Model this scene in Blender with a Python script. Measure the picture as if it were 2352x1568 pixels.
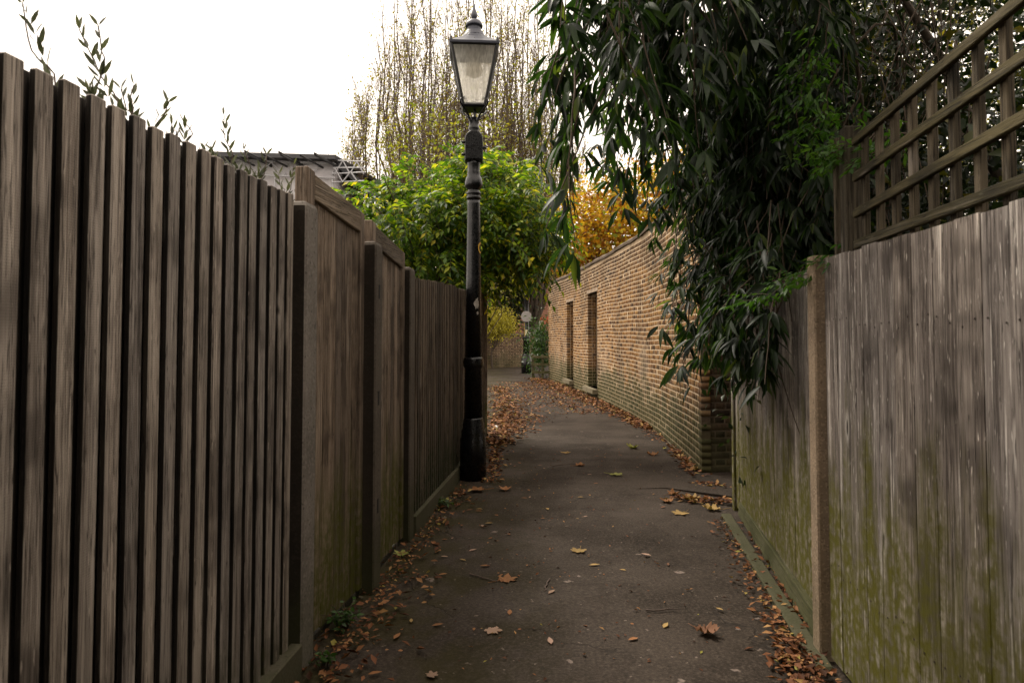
import bpy, bmesh, math, random
import numpy as np
from mathutils import Vector, Matrix, Euler

for o in list(bpy.data.objects):
    bpy.data.objects.remove(o)
sc = bpy.context.scene
COL = sc.collection
R = math.radians
random.seed(7)
rng = np.random.default_rng(7)

# ------------------------------------------------------------------ camera
EYE = 1.5
PITCH = R(2.2)
cam_d = bpy.data.cameras.new("camera")
cam = bpy.data.objects.new("camera", cam_d)
COL.objects.link(cam)
cam.location = (0, 0, EYE)
cam.rotation_euler = (R(90) + PITCH, 0, 0)
cam_d.sensor_width = 36
cam_d.lens = 24
cam_d.shift_y = -0.0316
cam_d.clip_start = 0.05
cam_d.clip_end = 900
cam_d.dof.use_dof = True
cam_d.dof.focus_distance = 7.2
cam_d.dof.aperture_fstop = 5.6
sc.camera = cam

# ------------------------------------------------------------------ sky: bright even overcast
SUN_EL, SUN_AZ = R(54), R(-42)
w = bpy.data.worlds.new("World")
sc.world = w
w.use_nodes = True
wn = w.node_tree
wn.nodes.clear()
sky = wn.nodes.new("ShaderNodeTexSky")
sky.sky_type = 'NISHITA'
sky.sun_disc = False
sky.sun_elevation = SUN_EL
sky.sun_rotation = SUN_AZ
sky.air_density = 1.0
sky.dust_density = 6.0
hs = wn.nodes.new("ShaderNodeHueSaturation")
hs.inputs['Saturation'].default_value = 0.12
wn.links.new(sky.outputs[0], hs.inputs['Color'])
mx = wn.nodes.new("ShaderNodeMix")
mx.data_type = 'RGBA'
mx.inputs[0].default_value = 0.8
mx.inputs[7].default_value = (14.0, 12.3, 10.6, 1)      # even white cloud cover
wn.links.new(hs.outputs[0], mx.inputs[6])
bg = wn.nodes.new("ShaderNodeBackground")
bg.inputs['Strength'].default_value = 0.074
wn.links.new(mx.outputs[2], bg.inputs['Color'])
wo = wn.nodes.new("ShaderNodeOutputWorld")
wn.links.new(bg.outputs[0], wo.inputs['Surface'])

sun_d = bpy.data.lights.new("sun", 'SUN')
sun_d.energy = 1.5
sun_d.angle = R(18)
sun_d.color = (1.0, 0.91, 0.78)
sun = bpy.data.objects.new("sun", sun_d)
COL.objects.link(sun)
sd = Vector((math.sin(SUN_AZ) * math.cos(SUN_EL), math.cos(SUN_AZ) * math.cos(SUN_EL), math.sin(SUN_EL)))
sun.rotation_euler = (-sd).to_track_quat('-Z', 'Y').to_euler()
sun.location = sd * 60

sc.view_settings.view_transform = 'Standard'
sc.view_settings.look = 'None'
sc.view_settings.exposure = 1.25
sc.view_settings.gamma = 1.0
sc.render.engine = 'CYCLES'
sc.cycles.use_denoising = True
sc.cycles.max_bounces = 6
sc.cycles.diffuse_bounces = 3
sc.cycles.glossy_bounces = 3
sc.cycles.transmission_bounces = 4
sc.cycles.transparent_max_bounces = 8
sc.cycles.caustics_reflective = False
sc.cycles.caustics_refractive = False

# ------------------------------------------------------------------ surveying helpers (plan measured off the photograph)
_f = 1568.0
_c, _s = math.cos(PITCH), math.sin(PITCH)
_ypp = 770 - _f * math.tan(PITCH)


def at(px, py, Y):
    a = (_ypp - py) / _f
    Z = Y * (a * _c + _s) / (_c - a * _s)
    return Vector(((px - 1176) / _f * (Y * _c + Z * _s), Y, Z + EYE))


def gnd(px, py):
    a = (_ypp - py) / _f
    Y = -EYE * (_c - a * _s) / (a * _c + _s)
    return Vector(((px - 1176) / _f * (Y * _c - EYE * _s), Y, 0))


def lerp(a, b, t):
    return a + (b - a) * t


# ------------------------------------------------------------------ object helpers
def thing(name, label, cat, loc=(0, 0, 0), rz=0, group=None, kind=None):
    o = bpy.data.objects.new(name, None)
    o.empty_display_size = 0.1
    COL.objects.link(o)
    o.location = loc
    o.rotation_euler = (0, 0, rz)
    tag(o, label, cat, group, kind)
    return o


def tag(o, label=None, cat=None, group=None, kind=None):
    if label: o['label'] = label
    if cat: o['category'] = cat
    if group: o['group'] = group
    if kind: o['kind'] = kind
    return o


def obj(name, me, mat=None, parent=None, loc=(0, 0, 0), rot=(0, 0, 0), kind=None, label=None):
    o = bpy.data.objects.new(name, me)
    COL.objects.link(o)
    if mat is not None and not me.materials:
        me.materials.append(mat)
    o.parent = parent
    o.location = loc
    o.rotation_euler = rot
    if kind: o['kind'] = kind
    if label: o['label'] = label
    return o


def np_mesh(name, V, F, smooth=False):
    """V (n,3); F array (m,k) of equal-sized faces, or list of such arrays"""
    me = bpy.data.meshes.new(name)
    V = np.asarray(V, np.float32)
    Fs = F if isinstance(F, list) else [F]
    Fs = [np.asarray(f, np.int32) for f in Fs if len(f)]
    me.vertices.add(len(V))
    me.vertices.foreach_set("co", V.ravel())
    idx = np.concatenate([f.ravel() for f in Fs])
    tot = np.concatenate([np.full(len(f), f.shape[1], np.int32) for f in Fs])
    st = np.concatenate([[0], np.cumsum(tot)[:-1]]).astype(np.int32)
    me.loops.add(len(idx))
    me.loops.foreach_set("vertex_index", idx)
    me.polygons.add(len(tot))
    me.polygons.foreach_set("loop_start", st)
    me.polygons.foreach_set("loop_total", tot)
    if smooth:
        me.polygons.foreach_set("use_smooth", np.ones(len(tot), bool))
    me.update(calc_edges=True)
    return me


_box_cache = {}


def box_mesh(dx, dy, dz, bev=0.004, key=None, base='z'):
    """box centred in x,y, standing on z=0, chamfered"""
    k = (round(dx, 4), round(dy, 4), round(dz, 4), bev, key)
    if k in _box_cache:
        return _box_cache[k]
    bm = bmesh.new()
    bmesh.ops.create_cube(bm, size=1)
    for v in bm.verts:
        v.co = Vector((v.co.x * dx, v.co.y * dy, (v.co.z + .5) * dz))
    if bev:
        bmesh.ops.bevel(bm, geom=list(bm.edges), offset=min(bev, .3 * min(dx, dy, dz)), segments=1, affect='EDGES')
    me = bpy.data.meshes.new("box")
    bm.to_mesh(me)
    bm.free()
    if key is not None:
        _box_cache[k] = me
    return me


def hexa(pts, bev=0.0, name="hexa"):
    """8 corner points: bottom 4 (ccw) then top 4"""
    bm = bmesh.new()
    vs = [bm.verts.new(p) for p in pts]
    for f in ((3, 2, 1, 0), (4, 5, 6, 7), (0, 1, 5, 4), (1, 2, 6, 5), (2, 3, 7, 6), (3, 0, 4, 7)):
        bm.faces.new([vs[i] for i in f])
    bmesh.ops.recalc_face_normals(bm, faces=bm.faces)
    if bev:
        bmesh.ops.bevel(bm, geom=list(bm.edges), offset=bev, segments=1, affect='EDGES')
    me = bpy.data.meshes.new(name)
    bm.to_mesh(me)
    bm.free()
    return me


def lathe(prof, n=20, name="lathe", smooth=True):
    V, F = [], []
    for r, z in prof:
        for k in range(n):
            a = 2 * math.pi * k / n
            V.append((r * math.cos(a), r * math.sin(a), z))
    m = len(prof)
    for i in range(m - 1):
        for k in range(n):
            F.append((i * n + k, i * n + (k + 1) % n, (i + 1) * n + (k + 1) % n, (i + 1) * n + k))
    me = bpy.data.meshes.new(name)
    me.from_pydata(V, [], F + [tuple(range(n))[::-1], tuple((m - 1) * n + k for k in range(n))])
    if smooth:
        for p in me.polygons: p.use_smooth = len(p.vertices) == 4
    me.update()
    return me


def tubes(lines, sides=4):
    """lines: list of (pts list, radii list) -> V, F"""
    V, F = [], []
    n0 = 0
    ang = np.arange(sides) * 2 * np.pi / sides
    for pts, rad in lines:
        P = np.asarray(pts, float)
        T = np.gradient(P, axis=0)
        T /= np.linalg.norm(T, axis=1, keepdims=True) + 1e-9
        ref = np.array([0, 0, 1.0]) if abs(T[:, 2]).mean() < .8 else np.array([1.0, 0, 0])
        A = np.cross(T, ref)
        A /= np.linalg.norm(A, axis=1, keepdims=True) + 1e-9
        B = np.cross(T, A)
        r = np.asarray(rad, float)[:, None, None]
        ring = P[:, None, :] + r * (A[:, None, :] * np.cos(ang)[None, :, None] + B[:, None, :] * np.sin(ang)[None, :, None])
        m = len(P)
        V.append(ring.reshape(-1, 3))
        i = np.arange(m - 1)[:, None] * sides
        k = np.arange(sides)[None, :]
        k2 = (k + 1) % sides
        q = np.stack([i + k, i + k2, i + sides + k2, i + sides + k], -1).reshape(-1, 4) + n0
        F.append(q)
        n0 += m * sides
    return np.concatenate(V), np.concatenate(F)


# leaf templates: along +Y from the origin, facing +Z, unit length
def leaf_tpl(width=.25, stations=4, fold=.25, droop=.15, tip=1.0, peak=.4):
    V, F = [], []
    for i in range(stations + 1):
        t = i / stations
        if t <= peak: wv = math.sin(t / peak * math.pi / 2) ** .8
        else: wv = math.cos((t - peak) / (1 - peak) * math.pi / 2) ** tip
        wv = max(wv, .02) * width / 2
        z = -droop * t * t
        V += [(-wv, t, z + fold * wv), (0, t, z), (wv, t, z + fold * wv)]
    for i in range(stations):
        a = i * 3
        F += [(a, a + 1, a + 4, a + 3), (a + 1, a + 2, a + 5, a + 4)]
    return np.array(V), np.array(F)


def tpl_quad(width=.5, fold=.2, droop=.1):
    V = np.array([(0, 0, 0), (-width / 2, .45, fold * width / 2), (0, 1, -droop), (width / 2, .45, fold * width / 2), (0, .48, 0)])
    F = np.array([(0, 4, 2, 1), (0, 3, 2, 4)])
    return V, F


def frames(D, U):
    D = D / (np.linalg.norm(D, axis=1, keepdims=True) + 1e-9)
    X = np.cross(D, U)
    X /= np.linalg.norm(X, axis=1, keepdims=True) + 1e-9
    Z = np.cross(X, D)
    return X, D, Z


def scatter(tpl, P, D, U, L, W=None):
    tv, tf = tpl
    X, Y, Z = frames(np.asarray(D, float), np.asarray(U, float))
    L = np.asarray(L, float)[:, None, None]
    W = L if W is None else L * np.asarray(W, float)[:, None, None]
    V = np.asarray(P)[:, None, :] + W * tv[None, :, 0:1] * X[:, None, :] + L * tv[None, :, 1:2] * Y[:, None, :] + L * tv[None, :, 2:3] * Z[:, None, :]
    n = len(P)
    F = tf[None] + (np.arange(n) * len(tv))[:, None, None]
    return V.reshape(-1, 3), F.reshape(-1, tf.shape[1])


def rand_dirs(n):
    v = rng.normal(size=(n, 3))
    return v / np.linalg.norm(v, axis=1, keepdims=True)


def leaf_matrix(p, d, u, L, W=1.0):
    X, Y, Z = frames(np.array([d], float), np.array([u], float))
    M = Matrix.Identity(4)
    for i in range(3):
        M[i][0] = X[0][i] * L * W
        M[i][1] = Y[0][i] * L
        M[i][2] = Z[0][i] * L
        M[i][3] = p[i]
    return M


def visible_px(P):
    """photo position of world points (for ranking which leaves show largest)"""
    P = np.asarray(P)
    z = P[:, 2] - EYE
    wv = P[:, 1] * _c + z * _s
    up = z * _c - P[:, 1] * _s
    return 1176 + _f * P[:, 0] / wv, _ypp - _f * up / wv, wv


# ------------------------------------------------------------------ material helpers
class M:
    def __init__(self, name):
        self.m = bpy.data.materials.new(name)
        self.m.use_nodes = True
        self.t = self.m.node_tree
        self.t.nodes.clear()
        self.out = self.t.nodes.new("ShaderNodeOutputMaterial")

    def n(self, typ, props=None, ins=None, out=0):
        nd = self.t.nodes.new("ShaderNode" + typ)
        for k, v in (props or {}).items(): setattr(nd, k, v)
        for k, v in (ins or {}).items():
            self.put(nd.inputs[k], v)
        return nd if out is None else nd.outputs[out]

    def put(self, sock, v):
        if isinstance(v, bpy.types.NodeSocket): self.t.links.new(v, sock)
        elif isinstance(v, (tuple, list)) and len(v) == 3 and sock.type == 'RGBA': sock.default_value = (*v, 1)
        else: sock.default_value = v

    def mix(self, f, a, b, blend='MIX'):
        return self.n("Mix", {'data_type': 'RGBA', 'blend_type': blend}, {0: f, 6: a, 7: b}, 2)

    def math(self, op, a, b=0.0, clamp=False):
        return self.n("Math", {'operation': op, 'use_clamp': clamp}, {0: a, 1: b})

    def noise(self, vec, scale, detail=4, rough=.55, dist=0.0):
        return self.n("TexNoise", None, {'Vector': vec, 'Scale': scale, 'Detail': detail, 'Roughness': rough, 'Distortion': dist})

    def rng(self, v, a, b, c=0.0, d=1.0, smooth=True):
        return self.n("MapRange", {'interpolation_type': 'SMOOTHSTEP' if smooth else 'LINEAR'}, {0: v, 1: a, 2: b, 3: c, 4: d})

    def ramp(self, f, stops, const=False):
        nd = self.n("ValToRGB", None, {0: f}, None)
        cr = nd.color_ramp
        if const: cr.interpolation = 'CONSTANT'
        while len(cr.elements) < len(stops): cr.elements.new(.5)
        for e, (p, c) in zip(cr.elements, stops):
            e.position = p
            e.color = (*c, 1)
        return nd.outputs[0]

    def mapping(self, vec, scale=(1, 1, 1), loc=(0, 0, 0)):
        return self.n("Mapping", None, {'Vector': vec, 'Scale': scale, 'Location': loc})

    def vadd(self, a, b):
        return self.n("VectorMath", {'operation': 'ADD'}, {0: a, 1: b})

    def rand(self):
        r = self.n("ObjectInfo", out=None).outputs['Random']
        i = self.n("NewGeometry", out=None).outputs['Random Per Island']
        return self.math('FRACT', self.math('ADD', r, i))

    def pos(self):
        return self.n("NewGeometry", out=None).outputs['Position']

    def objco(self):
        co = self.n("TexCoord", out=None).outputs['Object']
        r = self.n("ObjectInfo", out=None).outputs['Random']
        off = self.n("CombineXYZ", None, {0: self.math('MULTIPLY', r, 31.7), 1: self.math('MULTIPLY', r, 17.3), 2: self.math('MULTIPLY', r, 53.1)})
        return self.vadd(co, off)

    def bump(self, h, strength=.4, dist=.01):
        return self.n("Bump", None, {'Height': h, 'Strength': strength, 'Distance': dist})

    def principled(self, **ins):
        nd = self.n("BsdfPrincipled", out=None)
        for k, v in ins.items(): self.put(nd.inputs[k.replace('_', ' ')], v)
        return nd.outputs[0]

    def done(self, shader):
        self.t.links.new(shader, self.out.inputs['Surface'])
        return self.m


def wood_mat(name, c_dark, c_mid, c_light, axis='Z', moss=.6, mossh=.7, pale=.3, pale_c=(.36, .32, .28), var=.35, grain=1.0,
             moss_c=(.055, .062, .010), saw=0.0):
    m = M(name)
    co = m.objco()
    st = {'Z': (1, 1, .022), 'X': (.022, 1, 1)}[axis]
    g = m.noise(m.mapping(co, tuple(120 * grain * k for k in st)), 1, 9, .72, .8)
    ck = m.noise(m.mapping(co, tuple(95 * k for k in st), (9, 2, 4)), 1, 3, .5, .5)
    band = m.noise(m.mapping(co, tuple(16 * k for k in st)), 1, 3, .5, .4)
    blot = m.noise(co, 2.3, 3, .6)
    col = m.ramp(g, [(.36, c_dark), (.5, c_mid), (.63, c_light)])
    col = m.mix(m.rng(band, .44, .62, 0, .6), col, c_light)
    col = m.mix(m.rng(blot, .50, .66, 0, .7), col, c_dark)
    # bleached, worn streaks
    p = m.noise(m.mapping(co, tuple(55 * k for k in st), (3, 5, 7)), 1, 6, .75)
    pm = m.math('MULTIPLY', m.rng(p, .53, .63), m.rng(blot, .44, .56, 1.0, .1))
    col = m.mix(m.math('MULTIPLY', pm, pale), col, pale_c)
    # knots
    vk = m.n("TexVoronoi", {'feature': 'F1'}, {'Vector': m.mapping(co, (9, 9, 2.6) if axis == 'Z' else (2.6, 9, 9)), 'Scale': 1.0, 'Randomness': 1.0}, None)
    kd = m.math('ADD', vk.outputs['Distance'], m.rng(g, 0, 1, -.03, .03))
    sel = m.n("SeparateColor", None, {0: vk.outputs['Color']})
    ksel = m.math('GREATER_THAN', sel, .5)
    ring = m.math('MULTIPLY', m.rng(kd, .26, .12), ksel)
    core = m.math('MULTIPLY', m.rng(kd, .10, .06), ksel)
    col = m.mix(m.math('MULTIPLY', ring, .45), col, pale_c)
    col = m.mix(m.math('MULTIPLY', core, .85), col, (.012, .009, .007))
    # drying cracks and nail stains
    col = m.mix(m.rng(m.math('ABSOLUTE', m.math('SUBTRACT', ck, .5)), .022, .006, 0, .75), col, tuple(k * .35 for k in c_dark))
    fl = m.noise(m.mapping(co, tuple(k * 130 for k in ((1, 1, .12) if axis == 'Z' else (.12, 1, 1)))), 1, 2, .5)
    col = m.mix(m.math('MULTIPLY', m.rng(fl, .66, .74), pale), col, pale_c)
    # each board its own tone
    r = m.n("ObjectInfo", out=None).outputs['Random']
    r2 = m.math('FRACT', m.math('MULTIPLY', r, 7.31))
    col = m.mix(1.0, col, m.ramp(r2, [(0, (1 - var, 1 - var, 1 - var * .95)), (.5, (1, .97, .93)), (1, (1 + var * .5, 1 + var * .42, 1 + var * .35))]), 'MULTIPLY')
    # algae creeping up from damp ground, uneven
    P = m.pos()
    z = m.n("SeparateXYZ", None, {0: P}, 2)
    mn = m.noise(m.mapping(P, (7, 7, 1.2)), 1, 4, .6)
    mm = m.rng(m.math('SUBTRACT', m.math('ADD', m.math('MULTIPLY', mn, mossh * 1.9), 0.0), z), -.25, .45)
    mg = m.noise(P, 22, 3, .6)
    mm = m.math('MULTIPLY', mm, m.rng(mg, .3, .62, .35, 1))
    col = m.mix(m.math('MULTIPLY', mm, moss), col, moss_c)
    h = m.math('ADD', g, m.math('MULTIPLY', ring, .3))
    h = m.math('SUBTRACT', h, m.math('MULTIPLY', core, .8))
    if saw:
        sw = m.n("TexWave", {'bands_direction': 'Z'}, {'Vector': m.mapping(co, (6, 6, 30)), 'Scale': 1.6, 'Distortion': 1.2, 'Detail': 1})
        h = m.math('ADD', h, m.math('MULTIPLY', sw, saw))
        col = m.mix(m.math('MULTIPLY', m.rng(sw, .75, 1), saw * .6), col, c_light)
    return m.done(m.principled(Base_Color=col, Roughness=.82, Normal=m.bump(m.math('SUBTRACT', h, m.rng(m.math('ABSOLUTE', m.math('SUBTRACT', ck, .5)), .03, .0, 0, .5)), .8, .006), Specular_IOR_Level=.25))


def leaf_mat(name, stops, trans=.4, rough=.5, tint=1.3, spec=.4):
    m = M(name)
    r = m.rand()
    col = m.ramp(r, stops)
    P = m.pos()
    nz = m.noise(P, 9, 2, .5)
    col = m.mix(m.rng(nz, .35, .7, 0, .45), col, m.mix(1.0, col, (.55, .6, .45), 'MULTIPLY'))
    b = m.principled(Base_Color=col, Roughness=rough, Specular_IOR_Level=spec)
    t = m.n("BsdfTranslucent", None, {'Color': m.mix(1.0, col, (tint * 1.1, tint * 1.15, tint * .55), 'MULTIPLY')})
    return m.done(m.n("MixShader", None, {0: trans, 1: b, 2: t}))


def plain(name, c, rough=.6, metal=0.0, spec=.5, nscale=20, var=.35, bump=.15):
    m = M(name)
    co = m.objco()
    nz = m.noise(co, nscale, 4, .6)
    col = m.mix(m.rng(nz, .35, .7, 0, var), c, tuple(x * .45 for x in c))
    return m.done(m.principled(Base_Color=col, Roughness=rough, Metallic=metal, Specular_IOR_Level=spec, Normal=m.bump(nz, bump, .004)))


W_PICK = wood_mat("weathered picket wood", (.060, .048, .040), (.23, .195, .165), (.43, .38, .33), moss=.75, mossh=.28, pale=.65, pale_c=(.58, .51, .44), saw=.08, var=.3)
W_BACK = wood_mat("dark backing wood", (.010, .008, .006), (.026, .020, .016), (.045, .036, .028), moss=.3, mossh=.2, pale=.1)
W_GATE = wood_mat("brown gate wood", (.06, .043, .031), (.20, .150, .112), (.36, .284, .222), moss=.95, mossh=.75, moss_c=(.085, .088, .010), pale=.55, pale_c=(.46, .39, .32), var=.3)
W_GATEX = wood_mat("brown gate rail wood", (.06, .044, .029), (.17, .13, .09), (.28, .225, .165), axis='X', moss=.2, mossh=.2, pale=.4)
W_FEATHER = wood_mat("featheredge wood", (.035, .026, .018), (.105, .080, .058), (.19, .15, .114), moss=.9, mossh=.62, pale=.3, moss_c=(.022, .030, .008), var=.4)
W_RIGHT = wood_mat("grey bleached board", (.042, .033, .028), (.178, .150, .132), (.37, .325, .29), moss=1.0, mossh=.98, pale=1.0, pale_c=(.76, .70, .63), var=.14, grain=1.2, moss_c=(.10, .094, .010))
W_TREL = wood_mat("trellis wood", (.018, .014, .008), (.072, .057, .034), (.145, .118, .08), moss=.0, pale=.2, var=.3)
W_TRELX = wood_mat("trellis rail wood", (.016, .013, .006), (.055, .046, .018), (.10, .083, .040), axis='X', moss=.0, pale=.2, var=.3)
W_PLANK = wood_mat("mossy plank", (.05, .05, .02), (.11, .105, .05), (.17, .16, .09), axis='X', moss=.55, mossh=.3, pale=.2)


def concrete_mat(name, c, moss=.4, agg=.5, aggc=(.02, .017, .014), scale=90):
    m = M(name)
    P = m.pos()
    n1 = m.noise(P, 3.5, 5, .6)
    v = m.n("TexVoronoi", None, {'Vector': P, 'Scale': scale, 'Randomness': 1.0}, None)
    n2 = m.noise(P, scale * .7, 2, .5)
    col = m.mix(m.rng(n1, .35, .7, 0, .6), c, tuple(k * .5 for k in c))
    col = m.mix(m.math('MULTIPLY', m.rng(n2, .6, .68), agg), col, aggc)
    sp = m.n("SeparateColor", None, {0: v.outputs['Color']})
    col = m.mix(m.math('MULTIPLY', m.math('GREATER_THAN', sp, .8), agg * .5), col, tuple(min(1, k * 1.7) for k in c))
    z = m.n("SeparateXYZ", None, {0: P}, 2)
    mm = m.rng(m.math('SUBTRACT', m.math('MULTIPLY', m.noise(P, 6, 4, .6), .8), z), -.2, .4)
    col = m.mix(m.math('MULTIPLY', mm, moss), col, (.04, .048, .012))
    return m.done(m.principled(Base_Color=col, Roughness=.9, Normal=m.bump(m.math('ADD', n2, n1), .5, .004), Specular_IOR_Level=.2))


EDGE = wood_mat('shaded picket edge', (.008, .006, .005), (.022, .017, .013), (.045, .035, .027), moss=.6, mossh=.3, pale=.1)
CONC = concrete_mat("speckled concrete", (.21, .185, .16))
POST_SHADE = concrete_mat('shaded concrete', (.035, .027, .02), moss=.5)
CONC_D = concrete_mat("stained concrete", (.115, .095, .076), moss=.6)
CONC_A = concrete_mat("exposed aggregate concrete", (.30, .225, .155), moss=.3, agg=.7, aggc=(.10, .07, .045), scale=120)
STONE = concrete_mat("mossy stone", (.23, .19, .13), moss=.35, agg=.3, scale=40)
LINTEL = concrete_mat("pale lintel stone", (.38, .29, .21), moss=0, agg=.3, scale=40)


def asphalt_mat():
    m = M("worn asphalt")
    P = m.pos()
    n1 = m.noise(P, 1.1, 5, .6)
    n2 = m.noise(P, 60, 6, .8)
    n3 = m.noise(P, 11, 5, .65)
    col = m.mix(m.rng(n1, .35, .68), (.044, .032, .023), (.019, .0135, .009))
    col = m.mix(m.rng(n3, .5, .75, 0, .5), col, (.050, .037, .028))
    col = m.mix(m.rng(n2, .50, .60, 0, .6), col, (.088, .068, .053))
    col = m.mix(m.rng(n2, .48, .38, 0, .7), col, (.010, .008, .006))
    # algae film, mostly along the fence side
    x = m.n("SeparateXYZ", None, {0: P}, 0)
    xm = m.rng(m.math('ADD', x, m.math('MULTIPLY', n3, .5)), .75, -.35)
    al = m.math('MULTIPLY', xm, m.rng(m.noise(P, 2.2, 4, .6), .36, .62))
    col = m.mix(m.math('MULTIPLY', al, .7), col, (.036, .030, .006))
    # pale trodden spots (old gum, lichen)
    wob = m.vadd(P, m.n("VectorMath", {'operation': 'SCALE'}, {0: m.n("TexNoise", None, {'Vector': P, 'Scale': 26, 'Detail': 3}, 1), 'Scale': .07}))
    for scl, th, keep, amt in ((2.6, .085, .62, .75), (6.5, .11, .78, .6), (19, .15, .72, .55)):
        v = m.n("TexVoronoi", None, {'Vector': wob, 'Scale': scl, 'Randomness': 1.0}, None)
        s = m.n("SeparateColor", None, {0: v.outputs['Color']})
        sp = m.math('MULTIPLY', m.rng(v.outputs['Distance'], th, th * .65), m.math('GREATER_THAN', s, keep))
        sp = m.math('MULTIPLY', sp, m.rng(n2, .35, .6, .5, 1))
        col = m.mix(m.math('MULTIPLY', sp, amt), col, (.30, .235, .20))
    # cracks
    cw = m.vadd(P, m.n("VectorMath", {'operation': 'SCALE'}, {0: m.n("TexNoise", None, {'Vector': P, 'Scale': 5, 'Detail': 4}, 1), 'Scale': .35}))
    ve = m.n("TexVoronoi", {'feature': 'DISTANCE_TO_EDGE'}, {'Vector': cw, 'Scale': .8})
    ck = m.math('MULTIPLY', m.rng(ve, .012, .004), m.rng(m.noise(P, .9, 2), .47, .56))
    col = m.mix(m.math('MULTIPLY', ck, .4), col, (.008, .006, .005))
    h = m.math('SUBTRACT', m.math('ADD', m.math('MULTIPLY', n2, .5), m.math('MULTIPLY', n3, .6)), m.math('MULTIPLY', ck, .6))
    rough = m.rng(n1, .3, .7, .65, .9)
    return m.done(m.principled(Base_Color=col, Roughness=rough, Normal=m.bump(h, .7, .008), Specular_IOR_Level=.18))


def soil_mat():
    m = M("soil")
    P = m.pos()
    n = m.noise(P, 8, 6, .65)
    g = m.noise(P, .35, 3, .6)
    col = m.ramp(n, [(.3, (.015, .011, .008)), (.55, (.035, .026, .018)), (.75, (.06, .045, .03))])
    col = m.mix(m.rng(g, .45, .6, 0, .7), col, (.03, .04, .012))
    return m.done(m.principled(Base_Color=col, Roughness=.95, Normal=m.bump(n, .7, .02), Specular_IOR_Level=.15))


ASPH, SOIL = asphalt_mat(), soil_mat()


def sheet(name, pts, z, mat, thick=0.0, sub=0):
    bm = bmesh.new()
    vs = [bm.verts.new((p[0], p[1], z)) for p in pts]
    f = bm.faces.new(vs)
    if f.normal.z < 0: f.normal_flip()
    if thick:
        r = bmesh.ops.extrude_face_region(bm, geom=[f])
        for v in r['geom']:
            if isinstance(v, bmesh.types.BMVert): v.co.z -= thick
        bmesh.ops.recalc_face_normals(bm, faces=bm.faces)
    me = bpy.data.meshes.new(name)
    bm.to_mesh(me)
    bm.free()
    o = obj(name, me, mat)
    o['kind'] = 'structure'
    return o


o = sheet("ground", [(-300, -60), (300, -60), (300, 500), (-300, 500)], -.035, SOIL)
tag(o, "dark soil ground lying beyond the fences and walls", "ground")

# the path: gently uneven strip, as wide as the gap between fences and wall, opening out at the far end
_pl = [(-1.5, -4), (-1.3, 0), (-1.15, 2), (-1.0, 3.5), (-.86, 5.2), (-.66, 7.3), (-.52, 9), (-.5, 10.4), (-.75, 12), (-1.0, 15), (-1.3, 20), (-2.2, 25), (-6, 28.5), (-6, 33)]
_pr = [(1.3, -4), (1.3, 0), (1.48, 2), (1.58, 3.3), (1.98, 6), (2.9, 7.0), (2.45, 8.2), (2.55, 10), (2.56, 13), (2.3, 16), (1.9, 20), (1.7, 24), (6, 26.5), (6, 33)]
V, F = [], []
ys = np.concatenate([np.arange(-4, 12, .16), np.arange(12, 33.01, .5)])
NX = 22
for y in ys:
    a = np.interp(y, [p[1] for p in _pl], [p[0] for p in _pl])
    b = np.interp(y, [p[1] for p in _pr], [p[0] for p in _pr])
    for k in range(NX + 1):
        t = k / NX
        x = lerp(a, b, t)
        z = .014 * math.sin(math.pi * t) + .005 * math.sin(3.1 * x + 1.7 * y) + .004 * math.sin(5.3 * y - 2.2 * x) - .012
        V.append((x, y, z))
for i in range(len(ys) - 1):
    for k in range(NX):
        q = i * (NX + 1) + k
        F.append((q, q + 1, q + NX + 2, q + NX + 1))
o = obj("path", np_mesh("path", V, np.array(F), True), ASPH)
tag(o, "narrow dark asphalt footpath strewn with leaves between the fences", "path", kind='structure')
_pathV = np.array(V)


def pz(x, y):
    d = (_pathV[:, 0] - x) ** 2 + (_pathV[:, 1] - y) ** 2
    return float(_pathV[np.argmin(d), 2])


# raised edge of the side entrance beside the wall pier
edge = [gnd(1462, 1124), gnd(1530, 1122), gnd(1600, 1131), gnd(1690, 1143)]
pts = [(p.x, p.y) for p in edge] + [(3.4, 6.1), (3.4, 8.6), (2.3, 7.62), (1.9, 7.35), (1.3, 7.2)]
o = sheet("path_patch", pts, .010, ASPH, .04)
tag(o, "slightly raised asphalt patch at the foot of the brick pier", "path")

# ------------------------------------------------------------------ left side: picket fence
def line_thing(name, label, cat, A, B, group=None):
    """thing whose local x runs from A to B; local -y points towards the path (for the left side A->B going away, path is on the right)"""
    rz = math.atan2(B[1] - A[1], B[0] - A[0])
    t = thing(name, label, cat, (A[0], A[1], 0), rz, group)
    return t, math.hypot(B[0] - A[0], B[1] - A[1])


def plank(name, parent, s, n, z0, z1, w, t, mat, bev=.004, tilt=.0, key=None):
    """upright board centred at along=s, outward offset n (positive towards path), width w, thickness t"""
    me = box_mesh(w, t, z1 - z0, bev, key)
    return obj(name, me, mat, parent, (s, -n, z0), (random.uniform(-tilt, tilt), random.uniform(-tilt, tilt), random.uniform(-tilt, tilt) * 3))


def rail(name, parent, s0, s1, n, z0, z1, t, mat, bev=.004, zb0=None, zb1=None):
    """long piece between s0 and s1; optional different heights at the far end"""
    me = box_mesh(s1 - s0, t, z1 - z0, bev)
    return obj(name, me, mat, parent, ((s0 + s1) / 2, -n, z0))


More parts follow.
